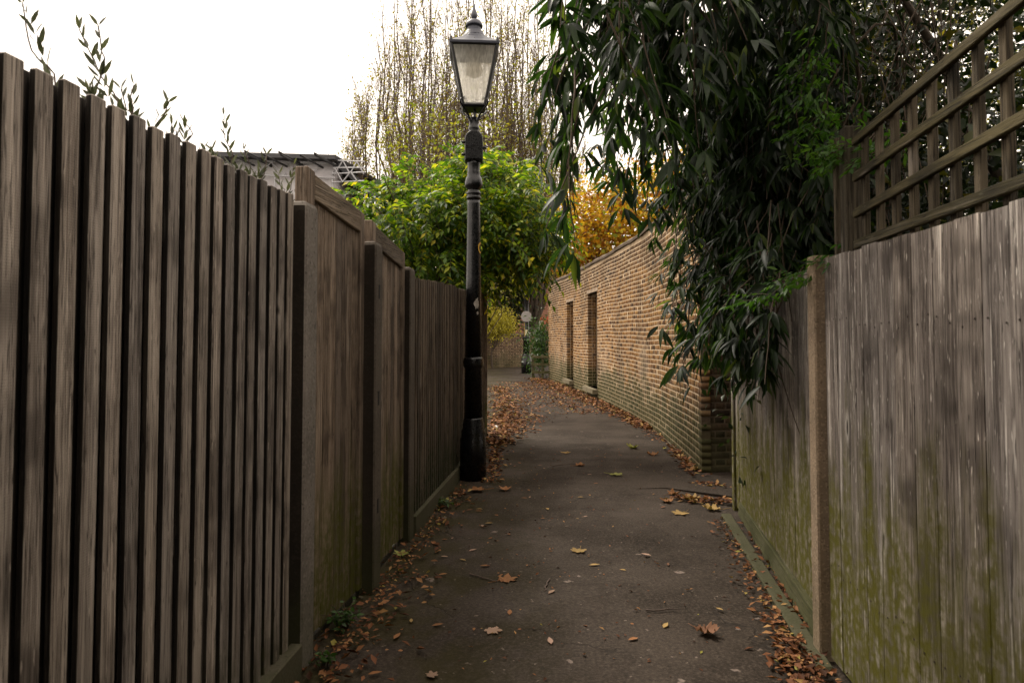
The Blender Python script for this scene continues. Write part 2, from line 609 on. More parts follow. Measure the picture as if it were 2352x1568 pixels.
A, B = (-1.30, -.75), (-.982, 3.096)
f1, L1 = line_thing("picket_fence", "weathered grey-brown picket fence with dark gaps between narrow uprights", "fence", A, B)
dirx = math.atan2(B[1] - A[1], B[0] - A[0])
npk = 43
pitch = (L1 - .03) / npk
for i in range(npk):
    s = .03 + i * pitch
    z1 = 2.125 + random.uniform(-.005, .004)
    pkt = plank("picket", f1, s, 0, .13, z1, random.uniform(.054, .057), .022, W_PICK, .004, .0012)
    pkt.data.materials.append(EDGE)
    for pg in pkt.data.polygons:                 # side faces coloured near black to stand for shade in the gaps
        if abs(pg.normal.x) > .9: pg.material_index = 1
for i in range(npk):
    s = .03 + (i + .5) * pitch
    plank("backing_board", f1, s, -.030, .13, 2.118 + random.uniform(-.004, .004), pitch - .002, .016, W_BACK, .002, .0)  # near black: shade of the deep gaps is put into this wood
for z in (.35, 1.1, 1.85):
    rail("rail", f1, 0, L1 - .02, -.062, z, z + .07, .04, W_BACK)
rail("gravel_board", f1, 0, L1 - .005, .025, -.03, .135, .055, CONC_D, .006)


def post_mesh(w, d, h, cap=.05):
    """square concrete post with rounded shoulders (top view w along x, d along y)"""
    V, F = [], []
    prof = [(1, 0), (1, h - cap), (.96, h - cap * .5), (.82, h - cap * .15), (.5, h)]
    for sx, z in prof:
        for (cx, cy) in ((-.5, -.42), (-.42, -.5), (.42, -.5), (.5, -.42), (.5, .42), (.42, .5), (-.42, .5), (-.5, .42)):
            V.append((cx * w * sx, cy * d * sx, z))
    n = 8
    for i in range(len(prof) - 1):
        for k in range(n):
            F.append((i * n + k, i * n + (k + 1) % n, (i + 1) * n + (k + 1) % n, (i + 1) * n + k))
    me = bpy.data.meshes.new("post")
    me.from_pydata(V, [], F + [tuple(range(n))[::-1], tuple((len(prof) - 1) * n + k for k in range(n))])
    me.update()
    return me


PANG = R(85)  # direction of the left fence line


def left_post(x, y, h, label, w=.11, d=.115, mat=CONC):
    o = obj("fence_post", post_mesh(w, d, h + .05), mat, None, (x, y, -.05), (0, 0, PANG - math.pi / 2))
    o.data.materials.append(POST_SHADE)
    for pg in o.data.polygons:                   # shade of the camera-facing side, put into its colour
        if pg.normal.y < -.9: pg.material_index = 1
    return tag(o, label, "post", "concrete posts along the fences")


def P3(px, py, Y): return at(px, py, Y)


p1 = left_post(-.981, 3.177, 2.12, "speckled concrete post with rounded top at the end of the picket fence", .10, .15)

# ------------------------------------------------------------------ the two board gates
def gate(A, B, zt0, zt1, label, nb, mat_s, slots=False, bot=.03):
    t, L = line_thing("garden_gate", label, "gate", A, B, "board gates in the fence")
    sw = .085
    # stiles
    def tall(name, s0, s1, n0, n1, z0, za, zb, mat, bev=.005):
        c = (s0 + s1) / 2
        me = hexa([(s0 - c, -n1, 0), (s1 - c, -n1, 0), (s1 - c, -n0, 0), (s0 - c, -n0, 0),
                   (s0 - c, -n1, za - z0), (s1 - c, -n1, zb - z0), (s1 - c, -n0, zb - z0), (s0 - c, -n0, za - z0)], bev)
        return obj(name, me, mat, t, (c, 0, z0))
    zt = lambda s: lerp(zt0, zt1, s / L)
    tall("stile", 0, sw, -.055, .012, bot, zt0 + .012, zt(sw) + .012, W_GATE)
    tall("stile", L - .06, L, -.045, .010, bot, zt(L - .06), zt1, W_GATE)
    rh = .125
    c = L / 2
    s0, s1 = sw + .002, L - .062
    me = hexa([(s0 - c, -.010, zt(s0) - rh), (s1 - c, -.010, zt(s1) - rh), (s1 - c, .04, zt(s1) - rh), (s0 - c, .04, zt(s0) - rh),
               (s0 - c, -.010, zt(s0)), (s1 - c, -.010, zt(s1)), (s1 - c, .04, zt(s1)), (s0 - c, .04, zt(s0))], .005)
    obj("top_rail", me, W_GATEX, t, (c, 0, 0))
    bw = (s1 - s0) / nb
    for i in range(nb):
        a = s0 + i * bw + .0015
        b = a + bw - .003
        dn = random.uniform(-.002, .002)
        tall("board", a, b, -.028 + dn, -.008 + dn, bot + random.uniform(-.012, .012), zt(a) - rh - .002, zt(b) - rh - .002, mat_s, .003)
    rail("threshold", t, 0, L, -.03, -.03, bot - .004, .05, W_BACK)
    for z in (.3, 1.2, 1.85):
        rail("ledge", t, s0, s1, -.048, z, z + .1, .035, W_BACK)
    return t


gate((-.995, 3.262), (-.885, 4.04), 2.305, 2.22, "taller plank gate beside the speckled post with rounded top", 8, W_GATE)
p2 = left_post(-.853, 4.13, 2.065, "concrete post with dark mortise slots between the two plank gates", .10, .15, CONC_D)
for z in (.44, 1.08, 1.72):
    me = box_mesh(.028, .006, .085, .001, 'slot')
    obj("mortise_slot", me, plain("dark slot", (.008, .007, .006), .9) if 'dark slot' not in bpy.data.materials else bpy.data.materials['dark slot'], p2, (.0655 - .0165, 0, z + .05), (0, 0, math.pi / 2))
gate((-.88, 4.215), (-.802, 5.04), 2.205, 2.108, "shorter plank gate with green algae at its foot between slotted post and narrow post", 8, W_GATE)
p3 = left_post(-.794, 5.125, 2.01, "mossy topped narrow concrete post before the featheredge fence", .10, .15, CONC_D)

# ------------------------------------------------------------------ featheredge fences on the left
def feather_fence(A, B, z0, z1, bw, label, mat, kick=True, seed=1, bh=.14):
    t, L = line_thing("board_fence", label, "fence", A, B, "overlapping board fences")
    n = int(L / bw)
    bw = L / n
    for i in range(n):
        s = (i + .5) * bw
        zt = lerp(z0, z1, s / L) + random.uniform(-.012, .010)
        c = bw * .5 + .008
        # wedge section: thick edge overlaps the next board
        me = hexa([(-c, .0, 0), (c, -.006, 0), (c, .006, 0), (-c, .006, 0),
                   (-c, .0, zt - bh), (c, -.006, zt - bh), (c, .006, zt - bh), (-c, .006, zt - bh)])
        for v in me.vertices:
            if v.co.x < 0 and v.co.y < .003: v.co.y = -.014
        obj("board", me, mat, t, (s, random.uniform(-.002, .002), bh), (0, 0, random.uniform(-.012, .012)))
    for z in (.35, 1.05, 1.7):
        rail("rail", t, 0, L, -.045, z, z + .08, .06, W_BACK)
    if kick:
        rail("gravel_board", t, 0, L, .02, -.03, bh - .004, .045, W_FEATHER if kick == 2 else CONC_D, .004)
    return t


feather_fence((-.765, 5.21), (-.585, 7.12), 1.945, 2.01, .083, "dark featheredge fence with algae between narrow concrete post and lamp post", W_FEATHER)
feather_fence((-.59, 7.135), (-.405, 10.15), 1.99, 2.13, .10, "dark board fence running on past the lamp post", W_FEATHER, 2)
o = obj("fence_post", box_mesh(.09, .09, 2.2, .006), W_GATE, None, (-.415, 10.22, -.05))
tag(o, "brown timber end post of the dark fence past the lamp post", "post")
o = obj("leaning_board", box_mesh(.30, .02, .34, .004), W_PLANK, None, (-.40, 9.2, -.02), (R(0), R(-24), R(80)))
tag(o, "short mossy board leaning at the fence foot behind the lamp post", "board")

# ------------------------------------------------------------------ right side: bleached board fence, trellis and posts
RX = lambda y: 1.201 + .088 * y
RA, RB = (RX(3.20), 3.20), (RX(-.6), -.6)       # runs towards the camera so that local -y faces the path
rf, LR = line_thing("board_fence", "bleached grey board fence with green algae below and white worn streaks", "fence", RA, RB, "overlapping board fences")
nb = 28
bw = LR / nb
for i in range(nb):
    s = (i + .5) * bw
    y = 3.2 - s
    plank("board", rf, s, random.uniform(-.002, .002), .02, 1.862 + random.uniform(-.008, .004), bw - .0008, .022, W_RIGHT, .0013, .0006)
for z in (.4, 1.5):
    rail("rail", rf, 0, LR, -.04, z, z + .09, .05, W_BACK)
NAIL = plain("rusty nail head", (.035, .022, .015), .6)
nail_me = lathe([(.0038, 0), (.0038, .0015), (.001, .0022)], 6, "nail", False)
def nails(parent, L, n, zs, face=.0125):
    w_ = L / n
    for i in range(n):
        for z in zs:
            for dx in (-.28, .28):
                obj("nail", nail_me, NAIL, parent, ((i + .5 + dx + random.uniform(-.06, .06)) * w_, -face, z + random.uniform(-.025, .025)), (R(90), 0, 0))
nails(rf, LR, 28, (.45, 1.55))
tr = thing("trellis", "square wooden trellis with mossy rails on top of the bleached board fence", "trellis", (RX(3.2) + .012, 3.2, 1.86), rf.rotation_euler.z)
for (za, zb) in ((.008, .035), (.14, .205), (.295, .365), (.45, .525)):
    sa, sb = .30, 2.4
    slope = (zb - za) / 1.1
    me = hexa([(sa, -.012, za), (sb, -.012, za + slope * (sb - sa)), (sb, .010, za + slope * (sb - sa)), (sa, .010, za),
               (sa, -.012, za + .036), (sb, -.012, za + slope * (sb - sa) + .036), (sb, .010, za + slope * (sb - sa) + .036), (sa, .010, za + .036)], .003)
    obj("rail", me, W_TRELX, tr, (0, 0, .0))
for i in range(15):
    s = .35 + i * .1345
    top = .485 + .07 * (s - .3)
    me = box_mesh(.036, .022, top, .003)
    obj("slat", me, W_TREL, tr, (s, .0235, .004), (0, 0, 0))
obj("post", box_mesh(.075, .075, .56, .005), W_TREL, tr, (.19, .03, .002))
obj("post", box_mesh(.03, .05, .55, .004), W_TREL, tr, (.06, .03, .002))

# concrete post between the two right-hand panels
o = obj("fence_post", box_mesh(.085, .10, 1.93, .008), CONC_A, None, (1.478, 3.275, -.05), (0, 0, R(-5)))
tag(o, "pebbly concrete post between the bleached fence and the greenish fence", "post", "concrete posts along the fences")
MA, MB = (1.945, 5.93), (1.548, 3.345)
mf, LM = line_thing("board_fence", "greenish board fence half hidden under the hanging long-leaved vine", "fence", MA, MB, "overlapping board fences")
nb = 20
bw = LM / nb
for i in range(nb):
    plank("board", mf, (i + .5) * bw, random.uniform(-.002, .002), .03, 1.85 + random.uniform(-.01, .006), bw - .0008, .02, W_RIGHT, .0013, .0006)
for z in (.4, 1.5):
    rail("rail", mf, 0, LM, -.04, z, z + .09, .05, W_BACK)
o = obj("fence_post", box_mesh(.05, .09, 1.86, .006), W_RIGHT, None, (1.945, 5.985, -.04), (0, 0, R(-8)))
tag(o, "thin end post of the greenish fence next to the brick pier", "post")

# plank standing along the fence foot and the flush concrete edging before it
pa, pb = gnd(1692, 1182), gnd(1884, 1500)
L = (pb - pa).length
o = obj("timber_plank", box_mesh(L, .042, .115, .005), W_PLANK, None, ((pa.x + pb.x) / 2 + .03, (pa.y + pb.y) / 2, -.006), (R(-9), 0, math.atan2(pb.y - pa.y, pb.x - pa.x)))
tag(o, "mossy plank lying on edge along the foot of the greenish fence", "plank")
ea, eb = gnd(1668, 1185), gnd(1895, 1545)
L = (eb - ea).length
o = obj("edging_strip", box_mesh(L, .085, .07, .01), CONC_D, None, ((ea.x + eb.x) / 2 + .0, (ea.y + eb.y) / 2, -.045), (0, 0, math.atan2(eb.y - ea.y, eb.x - ea.x)))
tag(o, "low concrete edging strip along the path beside the mossy plank", "edging", kind='structure')

# ------------------------------------------------------------------ brickwork
def brick_mat(name, stops, soot=.85, white=.4, moss=.9):
    m = M(name)
    P = m.pos()
    r = m.rand()
    col = m.ramp(r, stops)
    n1 = m.noise(P, 40, 4, .65)
    col = m.mix(m.rng(n1, .42, .62, 0, .7), col, m.mix(1.0, col, (.40, .36, .33), 'MULTIPLY'))
    s = m.noise(P, .9, 4, .6)
    sx = m.noise(m.mapping(P, (1.2, 1.2, .5), (4, 2, 9)), 1, 4, .6)
    z = m.n("SeparateXYZ", None, {0: P}, 2)
    sz = m.rng(m.math('ADD', z, m.math('MULTIPLY', m.math('SUBTRACT', m.noise(m.mapping(P, (1.5, 1.5, .35)), 1, 4, .6), .5), 3.4)), 2.1, 3.2, 0, .85)
    col = m.mix(m.math('MULTIPLY', m.math('MAXIMUM', m.rng(s, .50, .62, 0, .75), sz), soot), col, (.030, .021, .015))
    wz = m.math('MULTIPLY', m.rng(sx, .45, .62), m.rng(z, 2.0, .6))
    col = m.mix(m.math('MULTIPLY', wz, white), col, (.48, .37, .26))
    mz = m.rng(m.math('SUBTRACT', m.math('MULTIPLY', m.noise(P, 2.2, 4, .6), 1.6), z), -.2, .40)
    col = m.mix(m.math('MULTIPLY', mz, moss), col, (.04, .044, .014))
    return m.done(m.principled(Base_Color=col, Roughness=.9, Normal=m.bump(n1, .6, .004), Specular_IOR_Level=.2))


STOCK = [(0, (.08, .040, .017)), (.14, (.16, .074, .026)), (.32, (.27, .136, .042)), (.5, (.35, .190, .062)), (.66, (.21, .098, .032)), (.82, (.30, .152, .046)), (.95, (.15, .074, .030)), (1, (.05, .030, .018))]
BRICK = brick_mat("old stock brick", STOCK)
BRICK_D = brick_mat("darker stock brick", [(0, (.03, .02, .014)), (.4, (.085, .055, .032)), (.7, (.13, .08, .045)), (1, (.03, .022, .016))], .5, .15, .5)
BRICK_R = brick_mat("red brick", [(0, (.22, .07, .035)), (.4, (.32, .12, .065)), (.7, (.40, .17, .095)), (1, (.26, .10, .055))], .1, 0, 0)


def mortar_mat(name, c, moss=.6):
    m = M(name)
    P = m.pos()
    n = m.noise(P, 30, 4, .6)
    s = m.noise(P, .9, 4, .6)
    col = m.mix(m.rng(n, .35, .7, 0, .6), c, tuple(k * .55 for k in c))
    col = m.mix(m.rng(s, .5, .68, 0, .55), col, tuple(k * .35 for k in c))
    z = m.n("SeparateXYZ", None, {0: P}, 2)
    mz = m.rng(m.math('SUBTRACT', m.math('MULTIPLY', m.noise(P, 2.2, 4, .6), 1.4), z), -.15, .55)
    col = m.mix(m.math('MULTIPLY', mz, moss), col, (.06, .062, .022))
    return m.done(m.principled(Base_Color=col, Roughness=.95, Normal=m.bump(n, .6, .004), Specular_IOR_Level=.15))


MORT = mortar_mat("lime mortar", (.64, .49, .33))
MORT_D = mortar_mat("darker mortar", (.15, .11, .075))


def smooth_path(pts, step=.05):
    P = [np.array(p, float) for p in pts]
    P = [2 * P[0] - P[1]] + P + [2 * P[-1] - P[-2]]
    out = []
    for i in range(1, len(P) - 2):
        p0, p1, p2, p3 = P[i - 1:i + 3]
        n = max(2, int(np.linalg.norm(p2 - p1) / step))
        for k in range(n):
            t = k / n
            out.append(.5 * ((2 * p1) + (-p0 + p2) * t + (2 * p0 - 5 * p1 + 4 * p2 - p3) * t * t + (-p0 + 3 * p1 - 3 * p2 + p3) * t ** 3))
    out.append(P[-2])
    return np.array(out)


class Walk:
    """arc-length path; n = unit normal on the side `side` (+1: left of travel)"""
    def __init__(self, pts, side):
        self.p = np.asarray(pts, float)
        d = np.linalg.norm(np.diff(self.p, axis=0), axis=1)
        self.s = np.concatenate([[0], np.cumsum(d)])
        self.L = self.s[-1]
        self.side = side

    def at(self, s):
        x = np.interp(s, self.s, self.p[:, 0])
        y = np.interp(s, self.s, self.p[:, 1])
        e = .06
        a, b = max(s - e, 0), min(s + e, self.L)
        t = np.array([np.interp(b, self.s, self.p[:, 0]) - np.interp(a, self.s, self.p[:, 0]), np.interp(b, self.s, self.p[:, 1]) - np.interp(a, self.s, self.p[:, 1])])
        t /= np.linalg.norm(t)
        n = np.array([-t[1], t[0]]) * self.side
        return np.array([x, y]), t, n


def brick_tpl(w, h, d, c=.0018):
    """front face at y=+0 facing -Y... local x along wall, y outward, z up"""
    W, H = w / 2, h / 2
    V = [(-W + c, 0, -H + c), (W - c, 0, -H + c), (W - c, 0, H - c), (-W + c, 0, H - c),
         (-W, -c, -H), (W, -c, -H), (W, -c, H), (-W, -c, H),
         (-W, -d, -H), (W, -d, -H), (W, -d, H), (-W, -d, H)]
    F = [(0, 3, 2, 1)] + [(i, (i + 1) % 4, 4 + (i + 1) % 4, 4 + i) for i in range(4)] + [(4 + i, 4 + (i + 1) % 4, 8 + (i + 1) % 4, 8 + i) for i in range(4)]
    return np.array(V), np.array(F)


def lay(walk, s0, s1, z0, z1, openings=(), course=.075, joint=.014, hdr=.1025, strt=.215, depth=.10, seed=3):
    """Flemish bond; returns list of (s_centre, z_centre, width)"""
    rr = random.Random(seed)
    out = []
    k = 0
    z = z0
    while z + course <= z1 + 1e-6:
        zc = z + course / 2
        s = s0 - ((hdr + strt) / 2 + joint if k % 2 else 0) - rr.uniform(0, .02)
        i = 0
        while s < s1:
            wv = strt if (i % 2 == 0) else hdr
            a, b = s, s + wv
            s = b + joint
            i += 1
            spans = [(max(a, s0), min(b, s1))]
            for (oa, ob, za, zb) in openings:
                if za < zc < zb:
                    nw = []
                    for (p, q) in spans:
                        if q <= oa or p >= ob: nw.append((p, q))
                        else:
                            if p < oa: nw.append((p, oa))
                            if q > ob: nw.append((ob, q))
                    spans = nw
            for (p, q) in spans:
                if q - p > .03: out.append(((p + q) / 2, zc, q - p))
        z += course
        k += 1
    return out


def brick_world(walk, b, proud=0.0, rot=0.0, hh=.065):
    p, t, n = walk.at(b[0])
    return p + n * proud, t, n


def build_bricks(parent, walk, bricks, mat, n_single, pick, depth=.1, hh=.0605, seed=5, jit=.0012, name="brick"):
    """the bricks that show largest become single parts, the rest one joined part"""
    rr = random.Random(seed)
    rows = []
    for b in bricks:
        p, t, n = walk.at(b[0])
        rows.append((pick(p, b), b, p, t, n))
    order = sorted(range(len(rows)), key=lambda i: rows[i][0])
    single = set(i for i in order[:n_single] if rows[i][0] < 1e5)
    V, F = [], []
    nv = 0
    cache = {}
    inv = parent.matrix_basis.inverted() if parent else Matrix.Identity(4)
    for i, (_, b, p, t, n) in enumerate(rows):
        pr = rr.uniform(-jit, jit)
        b = (b[0], b[1] + (.010 * math.sin(b[0] * .9 + 1) + .006 * math.sin(b[0] * 2.7)) * min(1, b[1] / .8) + rr.uniform(-.002, .002), b[2] * rr.uniform(.975, 1.0))
        a = rr.uniform(-.008, .008)
        ca, sa = math.cos(a), math.sin(a)
        tx = np.array([t[0] * ca - t[1] * sa, t[0] * sa + t[1] * ca])
        nx = np.array([n[0] * ca - n[1] * sa, n[0] * sa + n[1] * ca])
        if i in single:
            key = round(b[2] / .012)
            if key not in cache:
                tv, tf = brick_tpl(b[2], hh, depth)
                cache[key] = np_mesh("brick", tv, tf)
                cache[key].materials.append(mat)
            o = bpy.data.objects.new(name, cache[key])
            COL.objects.link(o)
            o.parent = parent
            m4 = Matrix(((tx[0], nx[0], 0, p[0] + nx[0] * pr), (tx[1], nx[1], 0, p[1] + nx[1] * pr), (0, 0, 1, b[1]), (0, 0, 0, 1)))
            o.matrix_basis = inv @ m4
        else:
            tv, tf = brick_tpl(b[2], hh, depth)
            W = np.empty_like(tv)
            W[:, 0] = p[0] + tv[:, 0] * tx[0] + (tv[:, 1] + pr) * nx[0]
            W[:, 1] = p[1] + tv[:, 0] * tx[1] + (tv[:, 1] + pr) * nx[1]
            W[:, 2] = b[1] + tv[:, 2] + tv[:, 0] * rr.uniform(-.01, .01)
            V.append(W)
            F.append(tf + nv)
            nv += len(tv)
    if V:
        o = obj("brickwork", np_mesh("brickwork", np.concatenate(V), np.concatenate(F)), mat, parent, kind='stuff')
        o.matrix_basis = inv


def wall_core(parent, walk, s0, s1, z0, z1, thick, openings, mat, back=.0014, step=.1, name="mortar"):
    """the mortar bed just behind the brick faces, with the openings left out"""
    V, F = [], []
    def q(*pts):
        n = len(V)
        V.extend(pts)
        F.append((n, n + 1, n + 2, n + 3))
    openings = [(oa - .004, ob + .004, za, zb) for (oa, ob, za, zb) in openings]

    def pt(s, d, z):
        p, t, n = walk.at(s)
        v = p - n * d
        return (v[0], v[1], z)
    cuts = sorted(set([s0, s1] + list(np.arange(s0, s1, step)) + [c for o in openings for c in o[:2]]))
    for a, b in zip(cuts[:-1], cuts[1:]):
        if b - a < 1e-5: continue
        mid = (a + b) / 2
        spans = [(z0, z1)]
        for (oa, ob, za, zb) in openings:
            if oa - 1e-6 <= mid <= ob + 1e-6: spans = [(z0, za), (zb, z1)]
        for (p, r) in spans:
            q(pt(a, back, p), pt(b, back, p), pt(b, back, r), pt(a, back, r))
            q(pt(b, thick, p), pt(a, thick, p), pt(a, thick, r), pt(b, thick, r))
            q(pt(a, back, r), pt(b, back, r), pt(b, thick, r), pt(a, thick, r))
            q(pt(b, back, p), pt(a, back, p), pt(a, thick, p), pt(b, thick, p))
    for s in (s0, s1):
        q(pt(s, back, z0), pt(s, thick, z0), pt(s, thick, z1), pt(s, back, z1))
    for (oa, ob, za, zb) in openings:
        for s in (oa, ob):
            q(pt(s, back, za), pt(s, thick, za), pt(s, thick, zb), pt(s, back, zb))
    o = obj(name, np_mesh(name, V, np.array(F)), mat, parent)
    o.matrix_basis = parent.matrix_basis.inverted()
    return o


WH = 3.22
wall = thing("brick_wall", "tall curving old stock brick wall with two doorways and sloping cap", "wall", (2.065, 7.49, 0))
wk = Walk(smooth_path([(2.065, 7.49), (2.18, 9.2), (2.25, 11.0), (2.19, 13.3), (2.02, 16.0), (1.74, 19.2), (1.27, 23.8)]), +1)


def s_at_px(px):
    best = min(np.arange(0, wk.L, .02), key=lambda s: abs(visible_px([[*wk.at(s)[0], 0.2]])[0][0] - px))
    return float(best)


dA = (s_at_px(1372), s_at_px(1351), .225, 2.55)
dB = (s_at_px(1317), s_at_px(1302.5), .225, 2.475)
ops = [dA, dB]
bl = lay(wk, 0, wk.L, .0, WH, ops)


def pick_wall(p, b):
    px, py, wv = visible_px([[p[0], p[1], b[1]]])
    if b[1] > 2.3 or (px[0] > 1470 and py[0] < 640): return 1e6
    return wv[0]


build_bricks(wall, wk, bl, BRICK, 250, pick_wall)
wall_core(wall, wk, .12, wk.L, -.04, WH, .34, ops, MORT)
wall_core(wall, wk, .004, .125, -.04, WH - .012, .098, (), MORT_D, name="corner_mortar")
# brick reveals of the doorways
rv_V, rv_F, nv = [], [], 0
for (a, b, za, zb) in ops:
    p, t, n = wk.at(b)
    k = 0
    z = 0.0
    while z + .075 <= zb:
        if z + .0375 > za:
            for (d0, d1) in (((.112, .21),) if k % 2 else ((.112, .155), (.165, .21))):
                tv, tf = brick_tpl(d1 - d0, .065, .08)
                q = p - n * (d0 + d1) / 2 - t * .004
                W = np.empty_like(tv)
                W[:, 0] = q[0] - n[0] * tv[:, 0] - t[0] * tv[:, 1]
                W[:, 1] = q[1] - n[1] * tv[:, 0] - t[1] * tv[:, 1]
                W[:, 2] = z + .0375 + tv[:, 2]
                rv_V.append(W); rv_F.append(tf + nv); nv += len(tv)
        z += .075; k += 1
o = obj("reveal_brickwork", np_mesh("reveal", np.concatenate(rv_V), np.concatenate(rv_F)), BRICK, wall, kind='stuff')
o.matrix_basis = wall.matrix_basis.inverted()


def along_box(parent, name, walk, s0, s1, d0, d1, z0, z1, mat, label=None, nseg=4):
    """solid bar following the wall between depths d0 (outer, may be negative = proud) and d1"""
    V, F = [], []
    for i in range(nseg + 1):
        p, t, n = walk.at(lerp(s0, s1, i / nseg))
        for d, z in ((d0, z0), (d1, z0), (d1, z1), (d0, z1)):
            v = p - n * d
            V.append((v[0], v[1], z))
    for i in range(nseg):
        for k in range(4):
            F.append((i * 4 + k, i * 4 + (k + 1) % 4, (i + 1) * 4 + (k + 1) % 4, (i + 1) * 4 + k))
    F += [(0, 1, 2, 3), tuple(nseg * 4 + k for k in (3, 2, 1, 0))]
    me = bpy.data.meshes.new(name)
    me.from_pydata(V, [], F)
    me.update()
    o = obj(name, me, mat, parent, label=label)
    o.matrix_basis = parent.matrix_basis.inverted()
    return o


DOORP = plain("dark blue door paint", (.014, .017, .03), .5)
DOORB = plain("brown door paint", (.03, .018, .011), .55)
for (a, b, za, zb), dm in ((dA, DOORP), (dB, DOORB)):
    along_box(wall, "lintel", wk, a - .10, b + .12, -.004, .20, zb, zb + .085, LINTEL)
    along_box(wall, "door_step", wk, a - .06, b + .10, -.13, .30, za - .10, za, STONE)
    along_box(wall, "step_riser", wk, a - .02, b + .04, -.02, .30, -.03, za - .10, BRICK_D)
    door = along_box(wall, "door", wk, a + .002, b - .002, .235, .27, za, zb, dm)
    nbd = 6
    for i in range(nbd):
        d = along_box(wall, "door_board", wk, lerp(a, b, i / nbd) + .008, lerp(a, b, (i + 1) / nbd) - .004, .222, .236, za + .01, zb - .01, dm, nseg=1)
        mw = d.matrix_basis.copy()
        d.parent = door
        d.matrix_basis = Matrix.Identity(4)
    along_box(wall, "door_frame", wk, a + .001, a + .06, .15, .233, za, zb, dm, nseg=1)
# wall head: oversailing course and a weathered rounded cement cap
def sweep(parent, name, walk, s0, s1, prof, mat, step=.25):
    V, F = [], []
    ss = np.linspace(s0, s1, int((s1 - s0) / step) + 2)
    for s in ss:
        p, t, n = walk.at(s)
        for d, z in prof:
            v = p - n * d
            V.append((v[0], v[1], z + .01 * math.sin(s * 2.3) + .006 * math.sin(s * 7.1)))
    m = len(prof)
    for i in range(len(ss) - 1):
        for k in range(m):
            F.append((i * m + k, i * m + (k + 1) % m, (i + 1) * m + (k + 1) % m, (i + 1) * m + k))
    F += [tuple(range(m)), tuple((len(ss) - 1) * m + k for k in range(m))[::-1]]
    me = bpy.data.meshes.new(name)
    me.from_pydata(V, [], F)
    me.update()
    o = obj(name, me, mat, parent)
    o.matrix_basis = parent.matrix_basis.inverted()
    return o


COPE = concrete_mat("dark weathered cap", (.13, .10, .075), moss=0, agg=.5, scale=30)
sweep(wall, "oversail_course", wk, -.03, wk.L, [(-.035, WH + .003), (-.04, WH + .04), (.37, WH + .04), (.365, WH + .003)], COPE)
sweep(wall, "coping", wk, -.02, wk.L, [(-.01, WH + .043), (-.005, WH + .075), (.06, WH + .125), (.17, WH + .15), (.28, WH + .12), (.345, WH + .043)], COPE)

# the wall's near end turns away as a pier; its shade is put into darker brick and mortar
pk = Walk([(2.72, 7.56), (2.065, 7.49)], +1)
pw = [b for b in lay(pk, 0, pk.L - .102, 0, WH - .02, (), seed=9)]
build_bricks(wall, pk, pw, BRICK_D, 50, lambda p, b: 1e6 if (p[0] > 2.45 or b[1] > 2.0) else 2.0 - b[1] * .1, depth=.06)
wall_core(wall, pk, 0, pk.L - .104, -.04, WH - .01, .30, (), MORT_D, name="pier_mortar")

# ------------------------------------------------------------------ street lamp
def black_paint():
    m = M("chipped black paint")
    P = m.pos()
    n = m.noise(P, 26, 5, .7)
    n2 = m.noise(m.mapping(P, (30, 30, 6)), 1, 4, .6)
    col = m.mix(m.rng(n, .62, .70, 0, .4), (.004, .004, .005), (.03, .02, .012))
    col = m.mix(m.rng(n2, .66, .76, 0, .45), col, (.10, .095, .07))
    return m.done(m.principled(Base_Color=col, Roughness=m.rng(n, .3, .7, .18, .4), Normal=m.bump(m.noise(P, 60, 3, .6), .3, .003), Specular_IOR_Level=.45))


BLACK = black_paint()
LEADY = plain("blue-grey painted metal", (.062, .066, .088), .45, 0, .5, 12, .3)
FRAME = plain("black lantern frame", (.012, .012, .013), .4)


def frosted():
    m = M("grimy lantern glass")
    P = m.pos()
    n = m.noise(m.mapping(P, (60, 60, 5)), 1, 4, .6)
    t = m.n("BsdfTransparent", None, {'Color': (.86, .85, .82)})
    d = m.n("BsdfTranslucent", None, {'Color': (1.0, .98, .94)})
    g = m.principled(Base_Color=(.5, .48, .45), Roughness=.15)
    a = m.n("MixShader", None, {0: .12, 1: d, 2: g})
    return m.done(m.n("MixShader", None, {0: m.rng(n, .3, .7, .34, .60), 1: t, 2: a}))


GLASS = frosted()
LY = 7.25
LX = at(1088, 500, LY).x
lz = lambda py: at(1089, py, LY).z
lr = lambda wpx: wpx / 2 / _f * LY
lamp = thing("street_lamp", "old black cast-iron street lamp with four-sided glass lantern beside the fence", "street lamp", (LX, LY, 0))
rotL = R(4)
# base, lower shaft, shaft
obj("base", lathe([(lr(60), -.03), (lr(59), .32), (lr(58), lz(1003) - .01), (lr(55), lz(1000)), (lr(56), lz(995)), (lr(54), lz(988)), (lr(50), lz(984)), (lr(50), lz(972)), (lr(46), lz(968)), (lr(46), lz(962)), (lr(41), lz(958))], 24, "lamp_base"), BLACK, lamp)
obj("lower_shaft", lathe([(lr(42), lz(960)), (lr(40), lz(846)), (lr(45), lz(842)), (lr(47), lz(838)), (lr(47), lz(828)), (lr(45), lz(823)), (lr(38), lz(819))], 24, "lower"), BLACK, lamp)
obj("shaft", lathe([(lr(38), lz(821)), (lr(34), lz(640)), (lr(30), lz(470)), (lr(29), lz(458))], 20, "shaft"), BLACK, lamp)
obj("collar", lathe([(lr(29), lz(460)), (lr(34), lz(457)), (lr(34), lz(453)), (lr(28), lz(450)), (lr(34), lz(447)), (lr(34), lz(443)), (lr(27), lz(440)), (lr(27), lz(436)), (lr(40), lz(431)), (lr(42), lz(422)), (lr(36), lz(409)), (lr(29), lz(404)), (lr(31), lz(399)), (lr(28), lz(394)), (lr(29), lz(378)), (lr(34), lz(370))], 20, "collar"), BLACK, lamp)
